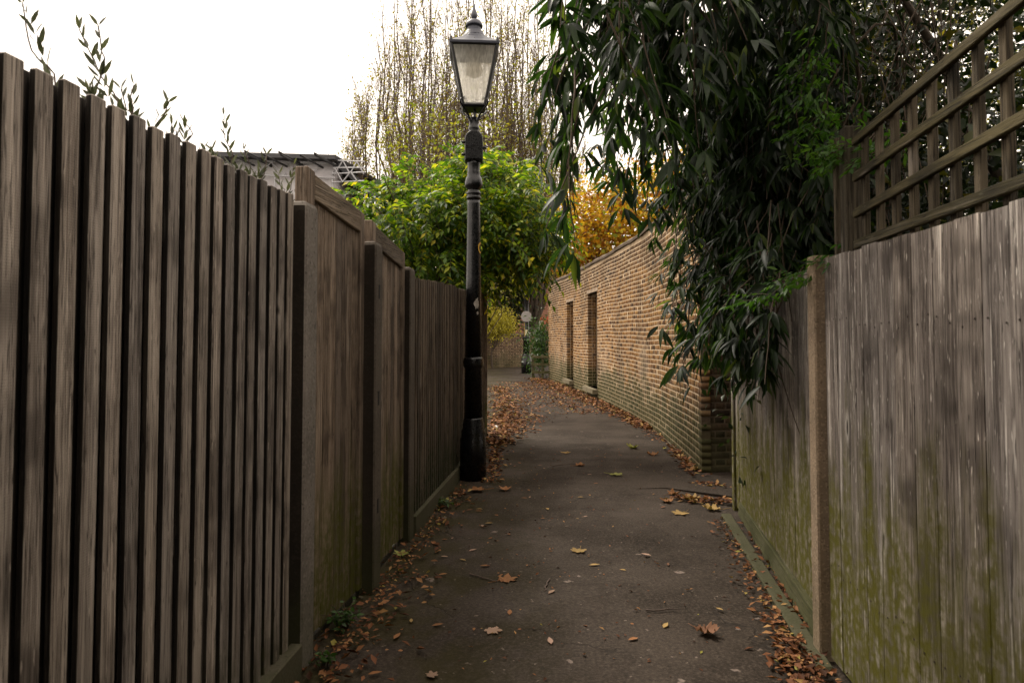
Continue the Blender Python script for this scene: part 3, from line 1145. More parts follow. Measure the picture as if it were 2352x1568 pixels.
# arched inspection box
def arched_box(wpx, y0, y1, depth, inset=0.0):
    wv = lr(wpx) - inset
    z0, z1 = lz(y0) + inset, lz(y1) - inset
    pr = [(-wv, z0), (wv, z0)]
    zc = z1 - wv
    for k in range(11):
        a = math.pi * k / 10
        pr.append((wv * math.cos(a), zc + wv * math.sin(a)))
    n = len(pr)
    V = [(x, -depth, z) for x, z in pr] + [(x, depth, z) for x, z in pr]
    F = [tuple(range(n)), tuple(range(2 * n - 1, n - 1, -1))] + [(i, n + i, n + (i + 1) % n, (i + 1) % n) for i in range(n)]
    me = bpy.data.meshes.new("box")
    me.from_pydata(V, [], F)
    me.update()
    return me


bx = obj("inspection_box", arched_box(42, 373, 303, lr(36)), BLACK, lamp, (0, 0, 0), (0, 0, rotL))
bv = bx.modifiers.new("edge", 'BEVEL'); bv.width = .012; bv.segments = 3; bv.limit_method = 'ANGLE'
obj("cover", arched_box(36, 370, 306, lr(4), .006), BLACK, bx, (0, -lr(36) - .004, 0))
for zz, sx in ((331, -1), (359, -1), (343, 1)):
    obj("hinge", lathe([(.012, 0), (.016, .01), (.016, .03), (.008, .04)], 8, "hinge"), BLACK, bx, (sx * lr(40), -lr(30), lz(zz)), (0, sx * R(90), 0))
for k, (a, zz) in enumerate(((-.03, 341), (-.012, 341), (.006, 341), (.024, 341))):
    obj("raised_mark", box_mesh(.008, .004, .018, .001, 'mk'), BLACK, bx, (a, -lr(36) - .024, lz(zz)))
obj("neck", lathe([(lr(30), lz(306)), (lr(22), lz(301)), (lr(26), lz(298)), (lr(26), lz(293)), (lr(22), lz(291)), (lr(24), lz(288)), (lr(21), lz(286)), (lr(19), lz(272)), (lr(14), lz(270))], 16, "neck"), BLACK, lamp)
# lantern cradle: four curved iron arms
ztop = lz(236)
for k in range(4):
    a = rotL + math.pi / 4 + k * math.pi / 2
    pts = []
    for (rr_, py) in ((10, 288), (13, 276), (24, 262), (38, 252), (44, 244), (41, 236), (33, 232), (26, 234)):
        pts.append((lr(rr_ * 2.0) * math.cos(a), lr(rr_ * 2.0) * math.sin(a), lz(py)))
    v, f = tubes([(smooth_path(pts, .02), [.0105] * len(smooth_path(pts, .02)))], 6)
    obj("cradle_arm", np_mesh("arm", v, f, True), BLACK, lamp)
v, f = tubes([([(.01, 0, lz(282)), (.012, 0.0, lz(252)), (.0, 0, lz(234))], [.014] * 3)], 6)
obj("gas_pipe", np_mesh("pipe", v, f, True), BLACK, lamp)
v, f = tubes([([(lr(6), 0, lz(280)), (lr(30), -.01, lz(276)), (lr(62), -.02, lz(270)), (lr(68), -.02, lz(260))], [.005] * 4)], 5)
obj("ladder_hook", np_mesh("hook", v, f, True), BLACK, lamp)
# lantern body
lan = bpy.data.objects.new("lantern", None); COL.objects.link(lan)
lan.parent = lamp; lan.rotation_euler = (0, 0, rotL)
zb, zt = at(1089, 240, LY - .12).z, at(1089, 99, LY - .24).z
hb, ht = lr(49), lr(103)
corner = lambda h, k: Vector((h * (1 if k in (0, 3) else -1), h * (1 if k in (0, 1) else -1), 0))
for k in range(4):
    a, b = corner(hb, k) + Vector((0, 0, zb)), corner(ht, k) + Vector((0, 0, zt))
    v, f = tubes([([a, b], [.016, .016])], 4)
    obj("corner_bar", np_mesh("bar", v, f), FRAME, lan)
    a2, b2 = corner(hb, (k + 1) % 4) + Vector((0, 0, zb)), corner(ht, (k + 1) % 4) + Vector((0, 0, zt))
    me = bpy.data.meshes.new("pane")
    ins = .012
    aa, bb, cc, dd = [p * 1.0 for p in (a, a2, b2, b)]
    me.from_pydata([tuple(p) for p in (aa, bb, cc, dd)], [], [(0, 1, 2, 3)])
    obj("pane", me, GLASS, lan)
    for q0, q1, rr_ in ((b, b2, .017), (a, a2, .015)):
        v, f = tubes([([q0, q1], [rr_, rr_])], 4)
        obj("frame_bar", np_mesh("bar", v, f), FRAME, lan)
    obj("corner_stud", lathe([(.018, 0), (.02, .02), (.012, .035), (.015, .05), (.004, .06)], 8, "stud"), FRAME, lan, corner(ht + .004, k) + Vector((0, 0, zt + .012)))
obj("floor_tray", box_mesh(hb * 2 - .012, hb * 2 - .012, .05, .004), FRAME, lan, (0, 0, zb - .022))
# roof: square at the eaves turning to a round neck
V, F = [], []
NR = 24
for (kind, r_, z) in (('sq', ht + .022, zt), ('sq', ht + .026, zt + .022), ('sq', ht * .80, zt + .075), ('mid', ht * .60, zt + .125), ('rd', lr(54), lz(86))):
    for k in range(NR):
        a = 2 * math.pi * k / NR + math.pi / 4
        sq = r_ / max(abs(math.cos(a)), abs(math.sin(a)))
        rr_ = {'sq': sq, 'mid': (sq + r_) / 2, 'rd': r_}[kind]
        V.append((rr_ * math.cos(a), rr_ * math.sin(a), z))
for i in range(4):
    for k in range(NR):
        F.append((i * NR + k, i * NR + (k + 1) % NR, (i + 1) * NR + (k + 1) % NR, (i + 1) * NR + k))
me = bpy.data.meshes.new("roof")
me.from_pydata(V, [], F + [tuple(range(4 * NR, 5 * NR)), tuple(range(NR))[::-1]])
me.update()
ROOFU = LEADY
obj("roof", me, ROOFU, lan)
z0 = lz(88)
obj("vent_stack", lathe([(lr(56), z0), (lr(54), z0 + .015), (lr(46), z0 + .035), (lr(45), z0 + .055), (lr(37), z0 + .07), (lr(33), z0 + .09), (lr(31), lz(60)), (lr(32), lz(57))], 20, "stack"), LEADY, lan)
obj("vent_cap", lathe([(lr(40), lz(63)), (lr(41), lz(59)), (lr(37), lz(54)), (lr(28), lz(49)), (lr(14), lz(46)), (lr(8), lz(44))], 20, "cap"), LEADY, lan)
zf = lz(45)
obj("finial", lathe([(lr(8), zf), (lr(13), zf + .015), (lr(16), zf + .035), (lr(16), zf + .05), (lr(13), zf + .075), (lr(8), zf + .105), (lr(5), zf + .125), (lr(5), zf + .15), (lr(2), zf + .165)], 14, "finial"), LEADY, lan)
for k in range(4):
    a = k * math.pi / 2
    obj("roof_stud", lathe([(.014, 0), (.017, .02), (.006, .034)], 8, "stud"), FRAME, lan, (ht * .74 * math.cos(a), ht * .74 * math.sin(a), zt + .055))
def bulb_glass():
    m = M("bulb glass")
    t = m.n("BsdfTransparent", None, {'Color': (.75, .72, .62)})
    d = m.principled(Base_Color=(.42, .38, .29), Roughness=.15)
    return m.done(m.n("MixShader", None, {0: .55, 1: t, 2: d}))


obj("gear_tray", lathe([(.10, zt - .05), (.11, zt - .02), (.05, zt + .0)], 16, "gear"), plain("dull lamp gear", (.06, .055, .035), .6), lan)
obj("bulb", lathe([(.03, zt - .06), (.05, zt - .10), (.085, zt - .15), (.095, zt - .20), (.08, zt - .245), (.05, zt - .268), (.005, zt - .275)], 16, "bulb"), bulb_glass(), lan)

# torn paper and half-seen ring sticker on the shaft
def wrap_patch(outline, rad, a0, z0_):
    V = [(0, 0)] + outline
    me = bpy.data.meshes.new("patch")
    W = [((rad + .0025) * math.cos(a0 + u / rad), (rad + .0025) * math.sin(a0 + u / rad), z0_ + v) for u, v in V]
    n = len(outline)
    me.from_pydata(W, [], [(0, 1 + i, 1 + (i + 1) % n) for i in range(n)])
    me.update()
    return me


rr_ = random.Random(4)
outl = [((.028 + rr_.uniform(-.012, .012)) * math.cos(a), (.06 + rr_.uniform(-.025, .02)) * math.sin(a)) for a in np.linspace(0, 2 * math.pi, 17)[:-1]]
PAPER = plain("torn old paper", (.34, .30, .26), .8)
obj("paper_remnant", wrap_patch(outl, lr(36), R(-62), lz(697)), PAPER, lamp)
outl = [(.4 * u, .35 * v) for u, v in outl]
obj("paper_remnant", wrap_patch(outl, lr(36.6), R(-56), lz(719)), PAPER, lamp)
V, F = [], []
rad = lr(32.2) + .003
nn = 28
for i in range(nn):
    a = 2 * math.pi * i / nn
    for ro in (.040, .062):
        V.append((rad * math.cos(R(-14) + ro * .8 * math.cos(a) / rad), rad * math.sin(R(-14) + ro * .8 * math.cos(a) / rad), lz(570) + ro * math.sin(a)))
for i in range(nn):
    F.append((2 * i, 2 * i + 1, (2 * i + 3) % (2 * nn), (2 * i + 2) % (2 * nn)))
obj("ring_sticker", np_mesh("sticker", V, np.array(F)), plain("yellow sticker", (.55, .32, .03), .5), lamp)

# ------------------------------------------------------------------ distant lamp with the back of a round sign
l2 = at(1209, 857, 27.1)
lamp2 = thing("street_lamp", "distant black lamp post carrying the round grey sign by the laurel", "street lamp", (l2.x, 27.1, 0))
obj("base", lathe([(.20, -.03), (.20, .62), (.16, .66), (.17, .72), (.13, .78)], 14, "b"), BLACK, lamp2)
obj("shaft", lathe([(.13, .77), (.12, 1.35), (.15, 1.37), (.15, 1.45), (.11, 1.48), (.085, 3.3), (.12, 3.34), (.12, 3.42), (.075, 3.46), (.07, 3.9)], 14, "s"), BLACK, lamp2)
obj("lantern", lathe([(.12, 3.88), (.22, 4.35), (.24, 4.38), (.12, 4.5), (.09, 4.62), (.02, 4.75)], 4, "l", False), FRAME, lamp2, rot=(0, 0, R(45)))
sg = thing("round_sign", "plain grey back of a round road sign on the distant lamp post", "sign", (l2.x, 27.0 - .06, at(1209, 727, 27).z))
GREYM = plain("grey sign back", (.33, .31, .30), .6)
obj("disc", lathe([(.205, -.004), (.21, 0), (.205, .004)], 28, "disc", False), GREYM, sg, (0, -.07, 0), (R(90), 0, 0))
obj("bracket", box_mesh(.26, .03, .03, .003), GREYM, sg, (0, -.055, -.19))
o = obj("notice_plate", box_mesh(.10, .012, .22, .003), plain("white and yellow notice", (.62, .56, .36), .6), None, (l2.x - .0, 26.93, at(1209, 770, 27).z))
tag(o, "small pale notice strapped to the distant lamp post below the sign", "notice")
V0 = at(1200, 745, 26.95)
obj("strap", box_mesh(.02, .012, .55, .002), plain("yellow strap", (.5, .33, .06), .6), o, (-.075, .0, -.05))

# ------------------------------------------------------------------ far low brick wall closing the path
fw = thing("brick_wall", "low dark brick wall under the golden shrub at the far end", "wall", (-2.2, 30.5, 0))
fk = Walk(smooth_path([(1.6, 33.5), (.4, 32.6), (-.4, 31.9), (-1.3, 31.0), (-2.6, 30.2), (-4.2, 29.6)], .2), +1)
fb = lay(fk, 0, fk.L, 0, 1.5, (), seed=21)


def pick_far(p, b):
    px, py, wv = visible_px([[p[0], p[1], b[1]]])
    return wv[0] if 1118 < px[0] < 1205 else 1e6


build_bricks(fw, fk, fb, brick_mat("dark far brick", [(0, (.04, .026, .018)), (.4, (.12, .075, .045)), (.7, (.17, .11, .065)), (1, (.05, .034, .024))], .6, .15, .4), 150, pick_far)
wall_core(fw, fk, 0, fk.L, -.04, 1.5, .25, (), mortar_mat("far mortar", (.30, .22, .15)))
sweep(fw, "coping", fk, 0, fk.L, [(-.03, 1.503), (-.03, 1.56), (.11, 1.6), (.27, 1.56), (.27, 1.503)], COPE)

# small rustic fence before the laurel
lf = thing("rail_fence", "small mossy rail fence at the foot of the laurel", "fence", (.78, 23.75, 0))
for x in (-.05, .28, .62):
    obj("post", box_mesh(.08, .08, .85, .006), W_PLANK, lf, (x, 0, -.02))
for z in (.18, .45, .70):
    obj("rail", box_mesh(.78, .03, .09, .004), W_PLANK, lf, (.29, -.057, z))

# ------------------------------------------------------------------ red brick house glimpsed beyond
hs_ = thing("brick_house", "red brick house with white window glimpsed past the wall end", "house", (3.0, 48, 0))
hk = Walk([(-.6, 48), (9.0, 48)], -1)
hb_ = lay(hk, 0, hk.L, 0, 5.4, [(1.6, 2.6, 1.1, 2.55)], seed=31)
build_bricks(hs_, hk, hb_, BRICK_R, 0, lambda p, b: 1e6)
wall_core(hs_, hk, 0, hk.L, -.04, 5.4, .3, [(1.6, 2.6, 1.1, 2.55)], mortar_mat("house mortar", (.42, .30, .24), 0))
WHITE = plain("white paint", (.72, .70, .66), .5, var=.1)
REDP = plain("red painted band", (.55, .10, .05), .6)
wf = obj("window_frame", box_mesh(.96, .06, .07, .004), WHITE, hs_, (-1.5, -.0 + .1, 1.1))
for (dx, dz, w_, h_) in ((-.45, 1.1, .06, 1.4), (.45, 1.1, .06, 1.4), (0, 1.17, .05, 1.3)):
    obj("bar", box_mesh(w_, .06, h_, .004), WHITE, wf, (dx, -.003, dz - 1.1))
obj("bar", box_mesh(.96, .06, .07, .004), WHITE, wf, (0, -.006, 1.36))
obj("bar", box_mesh(.96, .05, .04, .004), WHITE, wf, (0, -.009, .75))
obj("pane", box_mesh(.92, .01, 1.34, 0), plain("dark window glass", (.02, .022, .025), .08), hs_, (-1.5, .15, 1.15))
obj("lintel_band", box_mesh(1.2, .03, .22, .004), REDP, hs_, (-1.5, -.02, 2.56))
obj("band", box_mesh(1.6, .05, .5, .004), REDP, hs_, (.0, -.03, 2.3))
obj("drainpipe", box_mesh(.10, .08, 3.2, .01), WHITE, hs_, (-.35 + .62, -.06, 0))
me = bpy.data.meshes.new("roof")
me.from_pydata([(-3.8, -.4, 5.38), (6.3, -.4, 5.38), (6.3, 7, 5.38), (-3.8, 7, 5.38), (-3.8, 3.3, 8), (6.3, 3.3, 8)], [], [(0, 1, 5, 4), (2, 3, 4, 5), (0, 4, 3), (1, 2, 5), (3, 2, 1, 0)])
obj("roof", me, plain("roof tiles", (.12, .06, .045), .8, nscale=8), hs_)
obj("side_wall", box_mesh(9.4, 6.3, 5.35, 0), BRICK_R, hs_, (1.2, 3.5, 0))

# ------------------------------------------------------------------ scaffolded building wrapped in white sheeting
SY = 30.0
s0, s1 = at(470, 400, SY).x, at(768, 400, SY).x
zr = at(760, 385, SY).z
zl = at(480, 365, SY).z
bd = thing("scaffolded_building", "white sheeted scaffold building with dark temporary roof beyond the picket fence", "building", ((s0 + s1) / 2, SY, 0))
def sheet_mat():
    m = M("white scaffold sheeting")
    P = m.pos()
    n = m.noise(P, 1.4, 4, .6)
    col = m.mix(m.rng(n, .35, .7, 0, .5), (.88, .86, .88), (.72, .70, .74))
    d = m.n("BsdfDiffuse", None, {'Color': col, 'Normal': m.bump(n, .6, .15)})
    t = m.n("BsdfTranslucent", None, {'Color': col})
    return m.done(m.n("MixShader", None, {0: .6, 1: d, 2: t}))


SHEET = sheet_mat()
POLE = plain("galvanised tube", (.42, .42, .44), .5, var=.15)
DARKR = plain("dark roof sheet", (.045, .045, .05), .6)
BLKP = plain("black tube", (.02, .02, .022), .5)
cx = (s0 + s1) / 2
# front sheeting with gentle billow, bay by bay
nx, nz = 36, 12
V, F = [], []
for i in range(nx + 1):
    for k in range(nz + 1):
        u, v_ = i / nx, k / nz
        x = lerp(s0 - 4, s1, u) - cx
        top = lerp(zl + .04, zr + .24, (x + cx - s0) / (s1 - s0))
        V.append((x, .06 * math.sin(u * 40) * math.sin(v_ * 9) + .05 * math.sin(u * 13 + v_ * 5), lerp(.2, top, v_)))
for i in range(nx):
    for k in range(nz):
        q = i * (nz + 1) + k
        F.append((q, q + nz + 1, q + nz + 2, q + 1))
obj("front_sheeting", np_mesh("sheeting", V, np.array(F), True), SHEET, bd)
# side sheeting going back
e = s1 - cx
V2 = [(e, 0, .2), (e + 1.2, 7, .2), (e + 1.2, 7, zr - 2.2), (e + .35, 3, zr - .9), (e, 0, zr + .2)]
me = bpy.data.meshes.new("side"); me.from_pydata(V2, [], [(0, 1, 2, 3, 4)])
obj("side_sheeting", me, SHEET, bd)
# roof slab
ex = at(790, 385, SY).x - cx
sl = s0 - cx
zq = zl - (zr + .23 - zl) * 4 / (s1 - s0)
me = hexa([(sl - 4, -.5, zq + .0), (e + .15, -.5, zr + .25), (e + 1.9, 8, zr + .2), (sl - 4, 8, zq + .2),
           (sl - 4, -.5, zq + .21), (e + .15, -.5, zr + .44), (e + 1.9, 8, zr + .4), (sl - 4, 8, zq + .4)])
obj("temporary_roof", me, DARKR, bd)
me = hexa([(e + .15, 0, zr + .0), (e + 1.75, 0.2, zr - 1.35), (e + 1.85, 6, zr - 1.35), (e + .3, 6, zr + .0),
           (e + .15, 0, zr + .35), (e + 1.85, .2, zr - 1.15), (e + 1.95, 6, zr - 1.15), (e + .3, 6, zr + .35)])
obj("roof_slope", me, DARKR, bd)
# black tubes sticking out over the eaves
for i, px in enumerate((480, 482, 522, 562, 563, 601, 640, 645, 690, 722, 724)):
    a = at(px, (346, 350, 350, 347, 352, 353, 349, 356, 357, 352, 356)[i], SY - 1.2)
    x = a.x - cx
    v, f = tubes([([(x, -1.2, a.z), (x + 1.1, .8, a.z - .42)], [.045, .045])], 6)
    obj("tube", np_mesh("tube", v, f, True), BLKP, bd)
# lattice beam under the eaves
zl2 = lambda x: lerp(zl - .06, zr + .12, (x + cx - s0) / (s1 - s0))
lines = [([(sl - 3, -.15, zl2(sl - 3)), (e + .1, -.15, zl2(e))], [.035] * 2), ([(sl - 3, -.15, zl2(sl - 3) - .62), (e + .1, -.15, zl2(e) - .62)], [.035] * 2)]
for (pts, rad_) in lines:
    v, f = tubes([(pts, rad_)], 5); obj("chord", np_mesh("chord", v, f), POLE, bd)
xs_ = np.arange(sl - 2.5, e, .55)
for i in range(len(xs_) - 1):
    a, b = xs_[i], xs_[i + 1]
    za, zb_ = (zl2(a) - .6, zl2(b) - .02) if i % 2 else (zl2(a) - .02, zl2(b) - .6)
    v, f = tubes([([(a, -.15, za), (b, -.15, zb_)], [.025] * 2)], 4)
    obj("brace", np_mesh("brace", v, f), POLE, bd)
# open lattice at the building corner
xr = at(840, 385, SY).x - cx
for (ya, yb) in ((371, 374), (388, 388), (402, 398), (421, 418)):
    v, f = tubes([([(e - .05, -.2, at(770, ya, SY).z), (xr, -.2, at(840, yb, SY).z)], [.03] * 2)], 5)
    obj("ledger", np_mesh("ledger", v, f), POLE, bd)
zz = [(771, 402), (790, 372), (806, 402), (822, 374), (838, 402)]
for a, b in zip(zz[:-1], zz[1:]):
    A_, B_ = at(a[0], a[1], SY), at(b[0], b[1], SY)
    v, f = tubes([([(A_.x - cx, -.2, A_.z), (B_.x - cx, -.2, B_.z)], [.03] * 2)], 4)
    obj("brace", np_mesh("brace", v, f), POLE, bd)
zz = [(771, 388), (790, 421), (808, 398), (824, 420)]
for a, b in zip(zz[:-1], zz[1:]):
    A_, B_ = at(a[0], a[1], SY), at(b[0], b[1], SY)
    v, f = tubes([([(A_.x - cx, -.25, A_.z), (B_.x - cx, -.25, B_.z)], [.03] * 2)], 4)
    obj("brace", np_mesh("brace", v, f), POLE, bd)
for x in (e - .05, e - 2.6, e - 5.0, xr):
    v, f = tubes([([(x, -.12, 0), (x, -.12, zr - .2 if x < xr else zr - 1.2)], [.04] * 2)], 5)
    obj("standard", np_mesh("standard", v, f), POLE, bd)
obj("house_wall", box_mesh(s1 - s0 + 3, 6, zl - .6, 0), plain("pale house wall", (.5, .47, .45), .8), bd, (-1.6, 3.4, 0))

# ------------------------------------------------------------------ vegetation
BARK = plain("grey brown bark", (.10, .075, .055), .9, nscale=30, var=.6, bump=.5)
BARK_P = plain("pale bark", (.30, .24, .18), .9, nscale=14, var=.6, bump=.5)
TWIG = plain("dark twig", (.13, .095, .078), .9)
VINE = plain("vine stem", (.09, .062, .04), .85)


def blob_points(n, c, r, shell=.55, lump=.25, seed=0):
    """points inside a lumpy ellipsoid, biased outward; also outward normals"""
    g = np.random.default_rng(seed)
    d = g.normal(size=(n, 3)); d /= np.linalg.norm(d, axis=1, keepdims=True)
    ph = g.uniform(0, 6.28, 6)
    bump = 1 + lump * (np.sin(d[:, 0] * 5 + ph[0]) * np.sin(d[:, 1] * 5 + ph[1]) + .6 * np.sin(d[:, 2] * 7 + ph[2]) * np.sin(d[:, 0] * 8 + ph[3]))
    rad = (g.uniform(0, 1, n) ** (1 / 3 * (1 - shell))) * bump
    P = np.asarray(c) + d * rad[:, None] * np.asarray(r)
    nrm = d / np.asarray(r); nrm /= np.linalg.norm(nrm, axis=1, keepdims=True)
    return P, nrm


def compound_leaves(P, D, U, rach, nl, leaflet=.28, tpl=None, curl=.35):
    """pinnate leaves -> leaflet arrays (P,D,U,L) and the rachis lines"""
    X, Y, Z = frames(D, U)
    lp, ld, lu, ll, lines = [], [], [], [], []
    for i in range(len(P)):
        L = rach[i]
        for k in range(nl):
            t = .25 + .75 * (k // 2) / max(1, (nl - 1) // 2)
            side = (1 if k % 2 else -1) if k < nl - 1 else 0
            if side == 0: t = 1.0
            base = P[i] + Y[i] * L * t - np.array([0, 0, curl * L * t * t])
            ax = Y[i] - np.array([0, 0, 2 * curl * t])
            d = ax * (.55 if side else 1) + X[i] * side * .95 - np.array([0, 0, .25])
            lp.append(base); ld.append(d); lu.append(Z[i] + .35 * rng.normal(size=3)); ll.append(L * leaflet * rng.uniform(.8, 1.15) * (1 - .25 * abs(t - .6)))
        lines.append(([P[i] + Y[i] * L * t - np.array([0, 0, curl * L * t * t]) for t in (0, .5, 1)], [.003, .0025, .0015]))
    return np.array(lp), np.array(ld), np.array(lu), np.array(ll), lines


def foliage(name, parent, V, F, mat, kind='stuff'):
    o = obj(name, np_mesh(name, V, F, False), mat, parent, kind=kind)
    o.matrix_basis = parent.matrix_basis.inverted()
    return o


def stems(name, parent, lines, mat, sides=4, kind=None):
    v, f = tubes(lines, sides)
    o = obj(name, np_mesh(name, v, f, True), mat, parent, kind=kind)
    o.matrix_basis = parent.matrix_basis.inverted()
    return o


_leafmesh = {}


def single_leaf(parent, tplname, tpl, mat, p, d, u, L, W=1.0, name="leaf"):
    if tplname not in _leafmesh:
        me = np_mesh(tplname, tpl[0], tpl[1], True)
        me.materials.append(mat)
        _leafmesh[tplname] = me
    o = bpy.data.objects.new(name, _leafmesh[tplname])
    COL.objects.link(o)
    o.parent = parent
    o.matrix_basis = parent.matrix_basis.inverted() @ leaf_matrix(p, d, u, L, W)
    return o


def leaves_split(parent, tplname, tpl, mat, P, D, U, L, n_single, box, W=1.0, name="leaf", bulk="foliage"):
    """the leaves that show largest in the photograph become single parts; the rest one joined part"""
    px, py, wv = visible_px(P)
    inside = (px > box[0]) & (px < box[2]) & (py > box[1]) & (py < box[3])
    score = np.where(inside, wv / L, 1e9)
    order = np.argsort(score)
    sel = [i for i in order[:n_single] if score[i] < 1e8]
    mask = np.ones(len(P), bool)
    mask[sel] = False
    for i in sel:
        single_leaf(parent, tplname, tpl, mat, P[i], D[i], U[i], L[i], W, name)
    if mask.any():
        v, f = scatter(tpl, P[mask], D[mask], U[mask], L[mask], np.full(mask.sum(), W))
        foliage(bulk, parent, v, f, mat)


# ---- the long-leaved evergreen climber hanging over the right-hand fence
CLEM = leaf_mat("glossy dark climber leaf", [(0, (.005, .012, .004)), (.4, (.008, .020, .005)), (.75, (.015, .034, .007)), (.93, (.028, .055, .010)), (1, (.08, .10, .018))], trans=.34, rough=.46, tint=3.2, spec=.30)
CT = leaf_tpl(.20, 5, .35, .22, .9, .36)
cl = thing("climbing_vine", "dark long-leaved evergreen climber hanging over the greenish fence and brick pier", "vine", (2.2, 4.9, 0))
zones = [  # centre, radii, clusters, shell bias
    ((2.15, 4.75, 3.25), (.72, 1.4, 1.40), 1150, .35),
    ((1.32, 4.1, 3.62), (.62, .95, .80), 560, .3),
    ((.78, 3.55, 3.35), (.38, .60, .65), 60, .1),
    ((.33, 3.05, 2.90), (.20, .40, .60), 24, .1),
    ((1.95, 5.0, 3.0), (.75, .9, .95), 420, .1),
    ((1.75, 5.0, 2.60), (.48, .80, .50), 190, .3),
    ((2.05, 5.7, 2.20), (.45, .75, .85), 260, .3),
    ((1.52, 4.35, 1.72), (.15, .62, .46), 120, .2),
    ((1.55, 5.4, 1.85), (.28, .60, .50), 30, .1),
    ((1.0, 4.7, 2.75), (.50, .70, .38), 18, .1),
]
cP, cD, cU, cL, clines = [], [], [], [], []
for zi, (c, r, n, sh) in enumerate(zones):
    P, N = blob_points(n, c, r, sh, .2, 100 + zi)
    for p, nn_ in zip(P, N):
        if p[2] < .95: continue
        # a node on a hanging stem: two leaves of three leaflets each
        dn = np.array([nn_[0] * .6 - .25, nn_[1] * .4 - .25, -.75]) + .35 * rng.normal(size=3)
        if zi in (2, 3, 8, 9) or (rng.random() < .18 and nn_[2] < .3):
            # drooping stem carrying several nodes
            ln = rng.uniform(.35, .8)
            pts = [p + np.array([0, 0, .25])]
            dd = np.array([rng.normal() * .25 - .15, rng.normal() * .25 - .1, -.6])
            for k in range(7):
                dd = dd + np.array([rng.normal() * .10, rng.normal() * .10, -.12])
                pts.append(pts[-1] + dd / np.linalg.norm(dd) * ln / 7)
            clines.append((pts, list(np.linspace(.005, .002, len(pts)))))
            nodes = pts[1::2]
        else:
            nodes = [p]
            if rng.random() < .3: clines.append(([p + np.array([0, 0, .3]) + .1 * rng.normal(size=3), p + .03 * rng.normal(size=3), p], [.004, .003, .002]))
        for q in nodes:
            for sgn in (1, -1):
                a = rng.uniform(0, 6.28)
                ax = np.array([math.cos(a), math.sin(a), 0]) * .8 * sgn + nn_ * .7 + np.array([-.1, -.25, -.35])
                ax /= np.linalg.norm(ax)
                sd_ = np.cross(ax, [0, 0, 1.0]); sd_ /= np.linalg.norm(sd_) + 1e-6
                for k in (-1, 0, 1):
                    d = ax + sd_ * k * rng.uniform(.35, .8) + np.array([0, 0, rng.uniform(-1.1, -.1)])
                    d /= np.linalg.norm(d)
                    u = np.array([0, 0, 1.0]) + nn_ * .6 + .35 * rng.normal(size=3)
                    cP.append(q + ax * rng.uniform(.02, .07)); cD.append(d); cU.append(u); cL.append(rng.uniform(.105, .175))
cP, cD, cU, cL = map(np.array, (cP, cD, cU, cL))
ok = (cP[:, 0] / cP[:, 1] > .034) & ~((cP[:, 2] < 1.25) & (cP[:, 1] < 3.9)) & ~((cP[:, 2] < 1.12)) & (cP[:, 0] / cP[:, 1] < .50 + .03 * np.sin(cP[:, 2] * 6)) & ~((cP[:, 0] > np.interp(cP[:, 1], [3.3, 6], [1.42, 1.84])) & (cP[:, 2] < 1.88) & (cP[:, 1] < 6.0) & (cP[:, 1] > 3.2) & (cP[:, 0] < np.interp(cP[:, 1], [3.3, 6], [1.62, 2.02])))
cP, cD, cU, cL = cP[ok], cD[ok], cU[ok], cL[ok]
leaves_split(cl, "climber_leaf", CT, CLEM, cP, cD, cU, cL, 290, (1205, 0, 1880, 920))
stems("hanging_stems", cl, clines, VINE, 4, 'stuff')
main = []
for k in range(7):
    a = np.array([rng.uniform(2.0, 2.7), rng.uniform(4.2, 5.6), -.03])
    b = np.array([rng.uniform(.8, 2.4), rng.uniform(3.6, 5.2), rng.uniform(2.9, 4.0)])
    pts = [a, a + (0, 0, 1.2), lerp(a, b, .5) + np.array([.3, .1, .9]), b + np.array([.25, 0, .15]), b]
    pts = smooth_path(pts, .12)
    main.append((pts, list(np.linspace(.022, .008, len(pts)))))
stems("main_stem", cl, main, VINE, 6, 'stuff')

# ---- bright green jasmine sprays trailing over the trellis end and the fence top
JAS = leaf_mat("bright jasmine leaf", [(0, (.03, .085, .012)), (.5, (.05, .125, .016)), (1, (.085, .17, .022))], trans=.4, rough=.45, tint=1.5)
JT = leaf_tpl(.36, 3, .25, .15, 1.0, .4)
js = thing("jasmine", "bright green fine-leaved jasmine trailing over the end of the trellis", "jasmine", (1.75, 3.4, 0))
jP, jD, jU, jL, jl = [], [], [], [], []


def spray(a, b, sag, n, lsize=.045, lift=0.0):
    a, b = np.array(a), np.array(b)
    pts = []
    for i in range(n + 1):
        t = i / n
        p = lerp(a, b, t) + np.array([0, 0, -sag * 4 * t * (1 - t)]) + rng.normal(size=3) * .012
        pts.append(p)
    jl.append((pts, list(np.linspace(.0035, .0015, n + 1))))
    dirv = (b - a) / np.linalg.norm(b - a)
    sd_ = np.cross(dirv, [0, 0, 1.0]); sd_ /= np.linalg.norm(sd_) + 1e-6
    for p in pts[1:]:
        for k in (-1, 1):
            ax = sd_ * k + dirv * .5 + np.array([0, 0, rng.uniform(-.6, .3)]) + .3 * rng.normal(size=3)
            ax /= np.linalg.norm(ax)
            for m_ in range(5):
                t = .03 + .018 * m_
                s2 = np.cross(ax, [0, 0, 1.0])
                d = ax * .6 + s2 * (1 if m_ % 2 else -1) * .8 + np.array([0, 0, -.3]) if m_ < 4 else ax
                jP.append(p + ax * t); jD.append(d); jU.append(np.array([0, 0, 1.0]) + .4 * rng.normal(size=3)); jL.append(lsize * rng.uniform(.7, 1.25))


